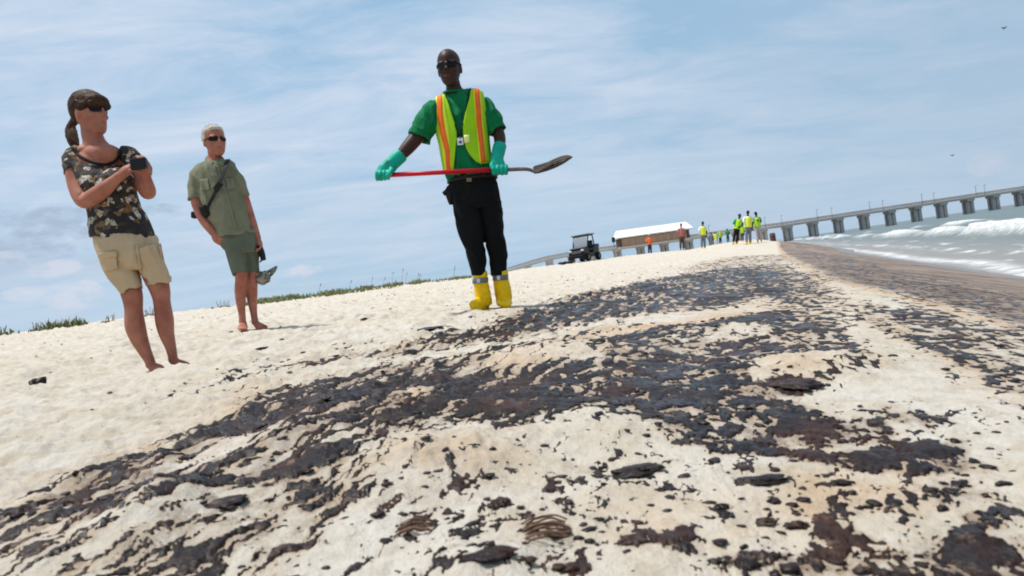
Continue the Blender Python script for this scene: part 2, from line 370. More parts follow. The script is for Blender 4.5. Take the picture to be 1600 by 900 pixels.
OCHRE = [(.9, .06, [(0, 790), (170, 720), (420, 600), (330, 700), (180, 740), (0, 830)]), (1.0, .03, [(880, 525), (1000, 508), (1180, 485), (1180, 492), (1010, 522), (900, 536)]), (.9, .03, [(1325, 470), (1400, 512), (1560, 590), (1660, 640), (1660, 665), (1560, 612), (1400, 530)]),
         (.85, .06, [(1240, 740), (1500, 730), (1460, 775), (1250, 820), (1140, 850)]), (1, .03, [(632, 622), (680, 614), (684, 636), (640, 642)]), (.6, .05, [(1190, 575), (1240, 555), (1340, 575), (1290, 600), (1190, 600)]), (.7, .05, [(430, 670), (620, 640), (560, 690), (440, 700)]),
         (.65, .06, [(640, 700), (760, 690), (800, 720), (680, 750), (620, 740)]), (.7, .06, [(760, 560), (900, 530), (950, 545), (860, 578), (740, 600)]), (.55, .06, [(1180, 440), (1300, 440), (1280, 475), (1150, 500)]), (.5, .08, [(900, 780), (1200, 760), (1100, 830), (950, 850)])]
def poly_field(polys, x, y, base=0.0, mode='max'):
    r = np.hypot(x, y); out = np.full(x.shape, base, np.float32)
    t, s = to_ts(x, y)
    wx = x + (.035+.010*r)*fbm(x*1.3+3, y*1.3, 4, 31); wy = y + (.035+.018*r)*fbm(x*1.3, y*1.3+9, 4, 32)
    for (c, soft, pl) in polys:
        Q = np.array([hit(u, v)[:2] for (u, v) in pl]); sof = soft*np.hypot(*Q.mean(0))*1.6
        mn, mx = Q.min(0)-3*sof, Q.max(0)+3*sof
        sel = np.where((wx > mn[0]) & (wx < mx[0]) & (wy > mn[1]) & (wy < mx[1]))[0]
        if len(sel) == 0: continue
        px, py = wx[sel], wy[sel]; ins = np.zeros(len(sel), bool); dm = np.full(len(sel), 1e9)
        for i in range(len(Q)):
            a, b = Q[i], Q[(i+1) % len(Q)]; e = b-a
            cnd = (a[1] > py) != (b[1] > py)
            xi = a[0]+(py-a[1])*(e[0]/(e[1] if abs(e[1]) > 1e-9 else 1e-9)); ins ^= cnd & (px < xi)
            k = np.clip(((px-a[0])*e[0]+(py-a[1])*e[1])/(e@e+1e-12), 0, 1)
            dm = np.minimum(dm, (px-a[0]-k*e[0])**2+(py-a[1]-k*e[1])**2)
        sdist = np.where(ins, 1, -1)*np.sqrt(dm); val = sstep(-sof, sof, sdist)
        if mode == 'max': out[sel] = np.maximum(out[sel], c*val)
        else: out[sel] = out[sel]*(1-val)+np.minimum(out[sel], c)*val
    return out
front = (GY > .2) & (np.hypot(GX, GY) < 170)
FI = np.where(front)[0]
fx, fy = GX[FI], GY[FI]; ft, fs = to_ts(fx, fy); fr = np.hypot(fx, fy)
dens = poly_field(OIL, fx, fy)
# bare islands cut back out
cut = np.zeros_like(dens); 
for (c, soft, pl) in BARE:
    m_ = poly_field([(1.0, soft, pl)], fx, fy); dens = dens*(1-m_)+np.minimum(dens, c)*m_
ochre = poly_field(OCHRE, fx, fy)
# streaky, lumpy break-up; equalised so that share of cover equals density
warpx = fx+(.02+.004*fr)*fbm(fx*11, fy*11, 3, 41); warpy = fy+(.02+.004*fr)*fbm(fx*11+7, fy*11, 3, 42)
tt_, ss_ = to_ts(warpx, warpy)
def fbm_lod(x, y, f, octv, seed, gain, cell, ax=1.0, ay=1.0):
    out = np.zeros(x.shape, np.float32); tot = np.zeros(x.shape, np.float32); a = 1.0
    for i in range(octv):
        w_ = a*sstep(1.7, .7, f*max(ax, ay)*cell); out += w_*perlin(x*f*ax+i*13.1, y*f*ay-i*7.7, seed+i*17); tot += w_*w_; f *= 2.03; a *= gain
    return out/np.sqrt(tot+1e-6)
cell = .0045*fr
wl = sstep(-.1, -1.1, ft+.3*fbm(fx, fy, 3, 46))
nL = fbm_lod(tt_, ss_, 10.0, 7, 43, .92, cell, 2.7, .42); nR = fbm_lod(tt_, ss_, 14.0, 6, 143, .88, cell, 1.25, .7)
nz = nL*wl+nR*(1-wl); nz = nz/np.sqrt(wl**2+(1-wl)**2)+.30*fbm(tt_*4.5, ss_*2.2, 4, 44, .6)

nfar = fbm_lod(tt_, ss_, 2.6, 8, 45, .86, cell*.8, 3.0, .9)
kfar = sstep(5, 18, fr); nz = nz*(1-.6*kfar)+nfar*.75*kfar
sm = np.sort(nz[::7]); U = np.searchsorted(sm, nz)/len(sm)
dens = np.clip(dens*(1+.5*fbm(ft*2.0, fs*.9, 3, 47)), 0, np.maximum(dens, .97)*.985)
edge = (dens - (1-U)).astype(np.float32)           # > 0 where oil lies
edge[dens < .02] = -1
OILV = np.full(len(GX), -1.0, np.float32); OILV[FI] = edge
OCH = np.zeros(len(GX), np.float32); OCH[FI] = np.clip(ochre*(.75+.55*fbm(fx*3, fy*3, 4, 51)), 0, 1)
halo = np.zeros(len(GX), np.float32); halo[FI] = sstep(-.34, 0.02, edge)*sstep(.1, .4, dens)
_w0 = np.interp(GS, [2, 4, 7, 20, 60], [1.0, .86, .43, .24, .3]); OCH = np.maximum(OCH, .85*np.exp(-((GT-_w0+.05+.06*fbm(GS*.9, GT*1.5, 3, 64))/.055)**2)*(GS > 1)*(GS < 40))
OCH = np.clip(np.maximum(OCH, halo*.62), 0, 1)
ground_me = np_mesh('beach_sand', np.stack([GX, GY, GZ], 1), GF)
def fattr(me, name, a):
    at = me.attributes.new(name, 'FLOAT', 'POINT'); at.data.foreach_set('value', np.ascontiguousarray(a, np.float32))
fattr(ground_me, 'ochre', OCH); 
w0 = np.interp(GS, [2, 4, 7, 20, 60], [1.0, .86, .43, .24, .3]); wet = sstep(-.05, .14, GT-w0+.09*fbm(GS*.8, GT*1.6, 5, 61)); wet = np.where(GT < -.2, 0, wet); fattr(ground_me, 'wet', wet)
wash = sstep(2.25, 3.2, GT+.35*fbm(GS*.28, GT*.6, 4, 62)); fattr(ground_me, 'wash', wash)
film = np.zeros(len(GX)); film[FI] = sstep(-.75, .05, edge)*sstep(.15, .6, dens)
tide = np.exp(-((GT-w0-.12)/.16)**2)*sstep(-.3, .3, fbm(GS*1.2, GT*5, 4, 63))*(GS > 1.5); film = np.maximum(film, tide); fattr(ground_me, 'film', film)

m = bpy.data.materials.new('sand'); m.use_nodes = True; nt = m.node_tree; b = nt.nodes['Principled BSDF']
geo = N('ShaderNodeNewGeometry'); P = geo.outputs['Position']
def ATTR(n): a = N('ShaderNodeAttribute'); a.attribute_name = n; return a.outputs['Fac']
s1 = NOISE(P, 1.1, 6, .6); s2 = NOISE(P, 14, 6, .65); s3 = NOISE(P, 300, 3, .7)
c = MIXC(RAMP(s1, [(.35, (0, 0, 0)), (.65, (1, 1, 1))]), (.55, .515, .458), (.525, .475, .395))
c = MIXC(MATH('MULTIPLY', RAMP(s2, [(.47, (0, 0, 0)), (.70, (1, 1, 1))]), .7), c, (.38, .31, .22))
c = MIXC(MATH('MULTIPLY', RAMP(s3, [(.55, (0, 0, 0)), (.75, (1, 1, 1))]), .35), c, (.30, .24, .18))
c = MIXC(MATH('MULTIPLY', RAMP(NOISE(P, 5.2, 6, .68), [(.47, (0, 0, 0)), (.68, (1, 1, 1))]), .6), c, (.41, .335, .235))
c = MIXC(MATH('MULTIPLY', RAMP(NOISE(P, 34, 5, .7), [(.62, (0, 0, 0)), (.70, (1, 1, 1))]), .6), c, (.20, .14, .09))
och = MATH('MULTIPLY', ATTR('ochre'), RAMP(NOISE(P, 9, 6, .65), [(.3, (.25, .25, .25)), (.68, (1, 1, 1))]))
c = MIXC(MATH('MULTIPLY', och, .9), c, (.46, .255, .095))
sm = N('ShaderNodeMapping'); L(P, sm.inputs[0]); sm.inputs['Rotation'].default_value = (0, 0, SHORE); sm.inputs['Scale'].default_value = (1.6, .6, 1)
fl = MATH('MULTIPLY', ATTR('film'), RAMP(NOISE(sm.outputs[0], 11, 8, .7), [(.34, (0, 0, 0)), (.60, (1, 1, 1))]))
flm = fl
wt = ATTR('wet')
st = N('ShaderNodeMapping'); L(P, st.inputs[0]); st.inputs['Rotation'].default_value = (0, 0, SHORE); st.inputs['Scale'].default_value = (1.9, .30, 1)
wn = NOISE(st.outputs[0], 2.2, 9, .72)
wetc = RAMP(wn, [(.36, (.08, .053, .042)), (.47, (.165, .122, .096)), (.57, (.265, .21, .168)), (.72, (.35, .295, .245))])
c = MIXC(wt, c, wetc)
c = MIXC(MATH('MULTIPLY', ATTR('wash'), .7), c, (.17, .15, .135))
c = MIXC(MATH('MULTIPLY', flm, .8), c, (.135, .088, .066))
L(c, b.inputs['Base Color'])
ro = MATH('SUBTRACT', .95, MATH('ADD', MATH('MULTIPLY', wt, .2), MATH('MULTIPLY', ATTR('wash'), .52)))
L(ro, b.inputs['Roughness']); b.inputs['Specular IOR Level'].default_value = .35
bn = N('ShaderNodeBump'); bn.inputs['Strength'].default_value = .8; bn.inputs['Distance'].default_value = .012
L(MATH('ADD', MATH('MULTIPLY', NOISE(P, 55, 6, .7), 1.0), MATH('MULTIPLY', s3, .35)), bn.inputs['Height']); L(bn.outputs[0], b.inputs['Normal'])
SAND = m
tag(link('beach_sand', ground_me, SAND), kind='structure')

# ---- the oil lying on it: a separate skin that dives under the sand at its edges
lump = np.zeros(len(GX)); lump[FI] = fbm_lod(fx, fy, 22.0, 5, 71, .7, cell)
hgt = np.where(OILV > -.9, (.0034+.0016*sstep(2.4, 1.1, np.hypot(GX, GY)))/.0034*(.0034*np.sqrt(np.clip(OILV, 0, .5)/.35)+.0020*lump*sstep(0, .12, OILV))-.0006+np.minimum(OILV, 0)*.05, -.05)
OZ = GZ + np.maximum(hgt, -.02)
fm = OILV[GF]; keep = (fm.max(1) > -.01) & (np.hypot(GX, GY)[GF].max(1) < 160)
of = GF[keep]; used, inv = np.unique(of, return_inverse=True)
oil_me = np_mesh('oil_mat', np.stack([GX[used], GY[used], OZ[used]], 1), inv.reshape(-1, 4))
m = bpy.data.materials.new('crude_oil'); m.use_nodes = True; nt = m.node_tree; b = nt.nodes['Principled BSDF']
P = N('ShaderNodeNewGeometry').outputs['Position']
o1 = NOISE(P, 6, 6, .65); o2 = NOISE(P, 60, 5, .65)
c = RAMP(o1, [(.3, (.0065, .0034, .0025)), (.5, (.0115, .0055, .0037)), (.64, (.033, .0115, .006)), (.78, (.07, .030, .013))])
c = MIXC(MATH('MULTIPLY', RAMP(NOISE(P, 26, 6, .75), [(.56, (0, 0, 0)), (.68, (1, 1, 1))]), .6), c, (.17, .115, .078))
L(c, b.inputs['Base Color'])
L(RAMP(NOISE(P, 4, 5, .6), [(.35, (.17, .17, .17)), (.65, (.55, .55, .55))]), b.inputs['Roughness'])
b.inputs['Specular IOR Level'].default_value = .22
bn = N('ShaderNodeBump'); bn.inputs['Strength'].default_value = .6; bn.inputs['Distance'].default_value = .006
L(MATH('ADD', o2, MATH('MULTIPLY', NOISE(P, 170, 3, .6), .5)), bn.inputs['Height']); L(bn.outputs[0], b.inputs['Normal'])
OILM = m
tag(link('oil_mat', oil_me, OILM), 'dark brown crude oil matted over the pale beach sand', 'oil', kind='stuff')

# ------------------------------------------------------------------ the sea
az_s = np.concatenate([np.arange(5, 60, .12), np.arange(60, 201, 3.0)])
rs = [3.0]
while rs[-1] < 90: rs.append(rs[-1]*1.008)
while rs[-1] < 400: rs.append(rs[-1]*1.03)
while rs[-1] < 15000: rs.append(rs[-1]*1.08)
rs = np.array(rs); A2, R2 = np.meshgrid(np.radians(az_s), rs); na, nr = len(az_s), len(rs)
SX = (R2*np.sin(A2)).ravel(); SY = (R2*np.cos(A2)).ravel(); ST, SS = to_ts(SX, SY)
wob = 1.1*fbm(SS/14.0, ST*0+3, 3, 101); lin = ST+wob
SZ = np.full(len(SX), WATER_Z)
def bump(c, wf, wb): d = lin-c; return np.exp(-np.where(d < 0, (d/wf)**2, (d/wb)**2))
brk1 = bump(8.2, .55, 1.5); k1 = sstep(-.25, .35, fbm(SS/16.0, SS*0, 2, 103)+np.where(SS < 36, .45, 0))
brk2 = bump(13.5, .8, 2.0); k2 = sstep(.0, .5, fbm(SS/22.0, SS*0+4, 2, 104)+.1)
SZ = SZ + brk1*(.20+.36*k1) + brk2*(.22+.28*k2) + bump(20, 1.5, 3)*.22 + bump(5.2, .4, 1.2)*.06
far = np.clip((ST-14)/20, 0, 1)
SZ = SZ + far*.12*fbm(lin/5.0, SS/24.0, 3, 105) + .035*fbm(SX*.9, SY*.9, 4, 106)*sstep(3.5, 8, ST) + .05*np.clip(fbm(SX*3.2, SY*3.2, 4, 107), -.4, 1.5)*brk1*k1
SZ = SZ - .55*sstep(2.4, 1.0, ST)
fn = fbm(SX*1.6, SY*1.6, 5, 108, .65); fl_ = fbm(ST*1.3, SS*.35, 5, 109, .62)
foam = np.clip(brk1*k1*1.9-.18+.45*fn*(brk1 > .05), 0, 1)
foam = np.maximum(foam, np.clip(brk2*k2*1.7-.35+.4*fn*(brk2 > .05), 0, 1))
lace = sstep(.18, .6, fl_)*sstep(8.2, 6.5, lin)*sstep(3.0, 4.2, lin)
foam = np.maximum(foam, lace*.8)
foam = np.maximum(foam, np.exp(-((lin-3.72)/.26)**2)*sstep(-.7, .2, fn)*.95)
foam = np.maximum(foam, np.exp(-((lin-4.9)/.22)**2)*sstep(-.1, .5, fn)*.9)
foam = np.maximum(foam, sstep(.62, .95, fbm(lin/3.0, SS/11.0, 4, 110, .6))*sstep(9, 14, ST)*sstep(220, 60, ST)*.7)
ix = np.arange(na*nr).reshape(nr, na); SF = np.stack([ix[:-1, :-1], ix[:-1, 1:], ix[1:, 1:], ix[1:, :-1]], -1).reshape(-1, 4)[:, ::-1]
SF = SF[ST[SF].max(1) > 1.6]; us, inv = np.unique(SF, return_inverse=True)
sea_me = np_mesh('sea', np.stack([SX[us], SY[us], SZ[us]], 1), inv.reshape(-1, 4)); fattr(sea_me, 'foam', foam[us]); fattr(sea_me, 'shallow', sstep(9, 4, lin)[us])
m = bpy.data.materials.new('sea_water'); m.use_nodes = True; nt = m.node_tree; b = nt.nodes['Principled BSDF']
P = N('ShaderNodeNewGeometry').outputs['Position']
c = MIXC(ATTR('shallow'), (.10, .128, .118), (.215, .195, .17))
fo = MATH('MULTIPLY', ATTR('foam'), RAMP(NOISE(P, 4.5, 8, .75), [(.36, (.30, .30, .30)), (.56, (1, 1, 1))]), True)
L(MIXC(fo, c, (.62, .63, .63)), b.inputs['Base Color']); L(MATH('ADD', .34, MATH('MULTIPLY', fo, .55), True), b.inputs['Roughness'])
bn = N('ShaderNodeBump'); bn.inputs['Strength'].default_value = .5; bn.inputs['Distance'].default_value = .12
L(NOISE(P, 2.2, 6, .6), bn.inputs['Height']); L(bn.outputs[0], b.inputs['Normal'])
tag(link('sea', sea_me, m), kind='structure')

# ------------------------------------------------------------------ the pier and the house on it
CONC = material('pier_concrete', (.50, .45, .39), .9, (.42, .375, .33), .3)
CONC2 = material('pier_piles', (.43, .415, .40), .9, (.34, .33, .325), .4)  # distance haze put into the colour: deck and piles lightened, no haze volume
RAILM = material('pier_railing', (.34, .27, .22), .9)
PD = 290.0
def deckz(u): return EYE[2] + np.interp(u, [765, 850, 900, 1000, 1220, 1600, 1700], [12, 24.5, 26.5, 25, 22, 21.5, 21.5])*PD/F_PX
def pierxy(u):
    """ground plan of the pier: parallel to the view, 290 m out"""
    vv = 438-(u-800)*math.tan(ROLL)-22
    p = pt(u, vv, PD); return p[0], p[1]
pier = empty('pier', (*pierxy(1300), WATER_Z), 'long pale concrete fishing pier on bents running out over the surf', 'pier')
us_ = np.linspace(765, 1760, 56)
mb = MB()
for a, c_ in zip(us_[:-1], us_[1:]):
    xa, ya = pierxy(a); xb, yb = pierxy(c_); za, zb = deckz(a), deckz(c_)
    th = .8
    V = [(xa, ya-2.6, za), (xb, yb-2.6, zb), (xb, yb+2.6, zb), (xa, ya+2.6, za), (xa, ya-2.6, za-th), (xb, yb-2.6, zb-th), (xb, yb+2.6, zb-th), (xa, ya+2.6, za-th)]
    mb.add(V, [(0, 1, 2, 3), (7, 6, 5, 4), (0, 4, 5, 1), (3, 2, 6, 7)])
mb.build('deck', CONC, pier)
for side in (-2.5, 2.5):
    mb = MB()
    for hgt_ in (.45, .8, 1.15):
        mb.tube([(pierxy(a)[0], pierxy(a)[1]+side, deckz(a)+hgt_) for a in us_], .05 if hgt_ < 1 else .09, 4)
    for a in np.linspace(765, 1760, 298): x, y = pierxy(a); mb.box((x, y+side, deckz(a)+.55), (.11, .11, 1.14))
    mb.build('railing', RAILM, pier)
bents = [1592+40.4*k for k in (2, 1, 0)]+[1550.5, 1510.6, 1469, 1429.5, 1389, 1348, 1308, 1268.6, 1229, 1190, 1151, 1113, 1075, 1037, 1000, 964, 928, 893, 858, 824]
for a in bents:
    x, y = pierxy(a); z = deckz(a)-.8; bot = -6.0 if a > 1200 else -.5
    cap = MB().box((x, y, z-.5), (3.1, 5.0, .95), bev=.06).build('pile_cap', CONC2, pier)
    for q in (-1.05, 1.05):
        MB().box((x+q*.8, y-1.1, (z-1+bot)/2), (1.3, 1.2, z-1-bot-.02), bev=.05).build('pile', CONC2, cap)
        MB().box((x+q*.8, y+1.1, (z-1+bot)/2), (1.3, 1.2, z-1-bot-.02), bev=.05).build('pile', CONC2, cap)
LAMPM = material('lamp_metal', (.14, .14, .15), .6)
for k, a in enumerate([1112, 1193, 1226, 1273.6, 1305, 1355, 1385.5, 1436, 1466, 1519.5, 1546]):
    x, y = pierxy(a); y += -2.5 if k % 2 else 2.5; z = deckz(a)
    t_ = empty('lamp_post', (x, y, z), 'thin grey lamp post standing on the distant pier deck', 'lamp post', 'lamp posts along the pier')
    MB().tube([(x, y, z), (x, y, z+4.2)], [.10, .07], 8).build('pole', LAMPM, t_)
    MB().box((x+.35, y, z+4.2), (.9, .3, .14), bev=.03).build('lamp_head', LAMPM, t_)
WOODB = material('brown_boards', (.40, .275, .205), .85, (.30, .20, .145), 1.5)
WOODD = material('dark_boards', (.10, .07, .055), .85)
ROOFW = material('white_roof', (.80, .81, .80), .7, (.74, .75, .75), .3)
ha, hb = 966, 1074
xa, ya = pierxy(ha); xb, yb = pierxy(hb); za, zb = deckz(ha), deckz(hb)
house = empty('pier_house', ((xa+xb)/2, (ya+yb)/2, (za+zb)/2), 'long brown boarded pavilion with a bright white roof on the pier', 'pavilion')
def hp(k, dy_, dz_): return np.array([xa+(xb-xa)*k, ya+(yb-ya)*k+dy_, za+(zb-za)*k+dz_])
def hbox(k0, k1, y0, y1, z0, z1):
    V = [hp(k0, y0, z0), hp(k1, y0, z0), hp(k1, y1, z0), hp(k0, y1, z0), hp(k0, y0, z1), hp(k1, y0, z1), hp(k1, y1, z1), hp(k0, y1, z1)]
    return MB().add(V, [(0, 3, 2, 1), (4, 5, 6, 7), (0, 1, 5, 4), (1, 2, 6, 5), (2, 3, 7, 6), (3, 0, 4, 7)])
hbox(-.01, 1.01, -5.4, 3.2, -.9, .02).build('floor', CONC, house)
hbox(.0, 1.0, -4.7, 3, .021, 4.25).build('wall', WOODD, house)
nbd = 9
for i in range(nbd): hbox(.05+i*.1, .05+i*.1+.094, -4.9, -4.71, .12, 3.2).build('wall_panel', WOODB, house)
for i in range(nbd+1): hbox(.038+i*.1, .05+i*.1, -5.2, -4.95, .021, 4.24).build('post', WOODB, house)
V = [hp(-.035, -6.3, 4.0), hp(1.05, -6.3, 4.0), hp(1.0, -1, 7.0), hp(0.0, -1, 7.0), hp(1.05, 4.6, 4.0), hp(-.035, 4.6, 4.0)]
V2 = [v_+np.array([0, 0, -.45]) for v_ in V]
MB().add(V+V2, [(0, 1, 2, 3), (3, 2, 4, 5), (0, 3, 5), (1, 4, 2), (6, 7, 1, 0), (10, 11, 5, 4), (7, 10, 4, 1), (11, 6, 0, 5), (11, 10, 7, 6)]).build('roof', ROOFW, house)
px_, py_ = pierxy(959.5); pz_ = deckz(959.5)
bx = empty('electric_box', (px_, py_-3, pz_), 'dark box on a pole at the left end of the white roofed pavilion', 'box')
MB().tube([(px_, py_-2, pz_), (px_, py_-2, pz_+2.6)], .12, 8).build('pole', LAMPM, bx)
MB().box((px_, py_-2.5, pz_+3.5), (1.35, .8, 2.2), bev=.25).build('cabinet', material('dark_cabinet', (.03, .03, .035), .6), bx)

# ------------------------------------------------------------------ figures: lofted limbs fused into continuous surfaces
class Fig:
    def __init__(s, D): s.D = D; s.px = D/F_PX
    def P(s, u, v, dd=0.0): return pt(u, v, s.D+dd*s.px)
def catmull(K, n):
    K = np.array(K, float); m_ = len(K)
    if m_ == 2: return np.array([K[0]+(K[1]-K[0])*t for t in np.linspace(0, 1, n+1)])
    out = []
    for i in range(m_-1):
        p0, p1, p2, p3 = K[max(i-1, 0)], K[i], K[i+1], K[min(i+2, m_-1)]
        for k in range(n):
            t = k/n; out.append(.5*((2*p1)+(-p0+p2)*t+(2*p0-5*p1+4*p2-p3)*t*t+(-p0+3*p1-3*p2+p3)*t**3))
    out.append(K[-1]); return np.array(out)
def loft(mb, fig, rings, ang=None, n=18, sub=4, hollow=False, hollow0=False, pw=1.0, tilts=None):
    """rings: (u, v, depth offset, half width across, half depth) in photograph pixels at the figure's distance"""
    K = catmull([r if len(r) == 5 else (*r, r[3]) for r in rings], sub)
    C = np.array([fig.P(k[0], k[1], k[2]) for k in K]); m_ = len(C)
    ringsP = []; 
    def ringpts(i, sc=1.0, shift=None):
        T = C[min(i+1, m_-1)]-C[max(i-1, 0)]; T = T/(np.linalg.norm(T)+1e-12)
        VD = (C[i]-EYE)/np.linalg.norm(C[i]-EYE); ct = float(VD@FWD)
        if ang is not None:
            A = math.cos(R(ang))*XI+math.sin(R(ang))*YI; A = A-VD*(A@VD); A /= np.linalg.norm(A); B = -VD
            if tilts is not None: tl = R(float(np.interp(i/(m_-1)*(len(tilts)-1), range(len(tilts)), tilts))); B = -VD*math.cos(tl)-YI*math.sin(tl)
        else:
            A = np.cross(T, VD)
            if np.linalg.norm(A) < .15: A = XI.copy()
            A = A-T*np.dot(A, T); A /= np.linalg.norm(A); B = np.cross(T, A)
        o = C[i] + (0 if shift is None else T*shift)
        ph = np.linspace(0, 2*math.pi, n, endpoint=False); cs, sn = np.cos(ph), np.sin(ph)
        if pw != 1.0: cs = np.sign(cs)*np.abs(cs)**pw; sn = np.sign(sn)*np.abs(sn)**pw
        return o + sc*fig.px*(A[None]*K[i, 3]*ct*cs[:, None]+B[None]*K[i, 4]*sn[:, None])
    if hollow0: ringsP += [ringpts(0, .8, fig.px*10), ringpts(0, .84, fig.px*.2)]
    for i in range(m_): ringsP.append(ringpts(i))
    if hollow: ringsP += [ringpts(m_-1, .84, -fig.px*.2), ringpts(m_-1, .8, -fig.px*10)]
    V = np.concatenate(ringsP); q = len(ringsP)
    Fc = [(i*n+k, i*n+(k+1) % n, (i+1)*n+(k+1) % n, (i+1)*n+k) for i in range(q-1) for k in range(n)]
    Fc += [tuple(range(n))[::-1], tuple(range((q-1)*n, q*n))]
    mb.add(V, Fc)
def fuse(name, mb, voxel, mat, parent, smooth=4, wr=0.0, wscale=14.0, seed=0, stretch=None):
    me = mb.mesh(name+'_src'); o = bpy.data.objects.new('tmp', me); COL.objects.link(o)
    bm = bmesh.new(); bm.from_mesh(me); bmesh.ops.recalc_face_normals(bm, faces=bm.faces[:]); bm.to_mesh(me); bm.free()
    r_ = o.modifiers.new('r', 'REMESH'); r_.mode = 'VOXEL'; r_.voxel_size = voxel; r_.use_smooth_shade = True
    if smooth: s_ = o.modifiers.new('s', 'SMOOTH'); s_.factor = .5; s_.iterations = smooth
    dg = bpy.context.evaluated_depsgraph_get(); dg.update()
    out = bpy.data.meshes.new_from_object(o.evaluated_get(dg)); out.name = name
    bpy.data.objects.remove(o); bpy.data.meshes.remove(me)
    if wr > 0:
        nv = len(out.vertices); co = np.empty(nv*3, np.float32); out.vertices.foreach_get('co', co); co = co.reshape(-1, 3)
        no = np.empty(nv*3, np.float32); out.vertices.foreach_get('normal', no); no = no.reshape(-1, 3)
        q = co.astype(float)
        if stretch is not None: q = q*np.array(stretch)
        h = noise3(q, wscale, seed)+.5*noise3(q, wscale*2.3, seed+9); h = 1-2*np.abs(h); h = h-h.mean()
        co = co+no*(wr*h)[:, None]; out.vertices.foreach_set('co', np.ascontiguousarray(co, np.float32).ravel()); out.update()
    out.materials.clear()
    out.polygons.foreach_set('use_smooth', np.ones(len(out.polygons), bool))
    return link(name, out, mat, parent)
class Head:
    """head frame: x = the head's own left-right, y = face direction, z = up; unit = head height"""
    def __init__(s, fig, base_uv, top_uv, dd, yaw, nod=0.0):
        s.o = fig.P(base_uv[0], base_uv[1], dd); top = fig.P(top_uv[0], top_uv[1], dd)
        s.h = np.linalg.norm(top-s.o); s.z = (top-s.o)/s.h
        f = -FWD*math.cos(R(yaw))+XI*math.sin(R(yaw)); f = f-s.z*np.dot(f, s.z); s.y = f/np.linalg.norm(f)
        s.x = np.cross(s.y, s.z)
        ct = float((s.o-EYE)@FWD/np.linalg.norm(s.o-EYE)); s.x = s.x*(.35+.65*ct); s.y = s.y*(.35+.65*ct)
        if nod:
            c_, s_ = math.cos(R(nod)), math.sin(R(nod)); y0, z0 = s.y, s.z; s.y = y0*c_-z0*s_; s.z = z0*c_+y0*s_
    def p(s, x, y, z): return s.o+s.h*(s.x*x+s.y*y+s.z*z)
    def rings(s, mb, rg, n=20):
        K = catmull(rg, 4); V = []
        for (z, yc, rx, ry) in K:
            for k in range(n):
                a = 2*math.pi*k/n; V.append(s.p(rx*math.cos(a), yc+ry*math.sin(a), z))
        m_ = len(K); F = [(i*n+k, i*n+(k+1) % n, (i+1)*n+(k+1) % n, (i+1)*n+k) for i in range(m_-1) for k in range(n)]
        F += [tuple(range(n))[::-1], tuple(range((m_-1)*n, m_*n))]; mb.add(V, F)
    def ell(s, mb, c_, r_, nu=14, nv=9): mb.ball(s.p(*c_), [s.x*s.h*r_[0], s.y*s.h*r_[1], s.z*s.h*r_[2]], nu, nv)
    def skull(s, mb, wide=1.0):
        s.rings(mb, [(.01, .235, .09*wide, .075), (.07, .20, .16*wide, .15), (.15, .125, .225*wide, .245), (.28, .06, .275*wide, .325), (.40, .03, .30*wide, .365), (.52, .0, .315*wide, .39), (.65, -.025, .325*wide, .415), (.78, -.035, .305*wide, .395), (.90, -.035, .225*wide, .30), (.975, -.035, .11*wide, .15)])
        s.ell(mb, (0, .41, .42), (.05, .085, .05)); s.ell(mb, (0, .40, .50), (.035, .05, .10))       # nose
        for q in (-1, 1):
            s.ell(mb, (q*.035, .415, .395), (.04, .05, .03)); s.ell(mb, (q*.13, .31, .585), (.12, .085, .035))   # nostril wings, brows
            s.ell(mb, (q*.16, .27, .40), (.10, .08, .08))                                                   # cheeks
            s.ell(mb, (q*.325*wide, -.04, .45), (.03, .075, .125))                                           # ears
        s.ell(mb, (0, .335, .245), (.105, .065, .022)); s.ell(mb, (0, .33, .20), (.09, .06, .026)); s.ell(mb, (0, .265, .08), (.09, .07, .06))
def hand(mb, wrist, d, nrm, size, curl=35, side=1, spread=8, thumb=True):
    """palm, four unequal bent fingers and a thumb from the side of the palm; d = pointing direction, nrm = palm-facing direction"""
    d = d/np.linalg.norm(d); nrm = nrm-d*np.dot(nrm, d); nrm = nrm/np.linalg.norm(nrm); s_ = np.cross(d, nrm)*side
    W, Lp = size*.42, size*.52
    c0 = wrist+d*Lp*.5; mb.ball(c0, [s_*W*.52, d*Lp*.62, nrm*size*.15], 14, 10)
    mb.ball(wrist+d*Lp*.1, [s_*W*.40, d*Lp*.35, nrm*size*.15], 12, 8)
    for k, (off, ln) in enumerate(((-.40, .42), (-.135, .48), (.135, .45), (.39, .36))):
        p = wrist+d*Lp*.92+s_*W*off; a = 0.0; pts_ = [wrist+d*Lp*.5+s_*W*off*.8, p]; fan = R(spread)*off
        dd_ = d*math.cos(fan)+s_*math.sin(fan)
        for seg, q in ((.45, .9), (.32, 1.1), (.23, .9)):
            a += R(curl*q); p = p+(dd_*math.cos(a)+nrm*math.sin(a))*size*ln*seg; pts_.append(p)
        mb.tube(pts_, [size*.055, size*.058, size*.052, size*.046, size*.034], 8)
    if thumb:
        b0 = wrist+d*Lp*.22-s_*W*.42; p1 = b0+(d*.6-s_*.6+nrm*.35)*size*.22; p2 = p1+(d*.85-s_*.1+nrm*.5)*size*.20; p3 = p2+(d*.8+s_*.15+nrm*.5)*size*.14
        mb.tube([wrist+d*Lp*.2, b0, p1, p2, p3], [size*.07, size*.075, size*.062, size*.052, size*.036], 8)
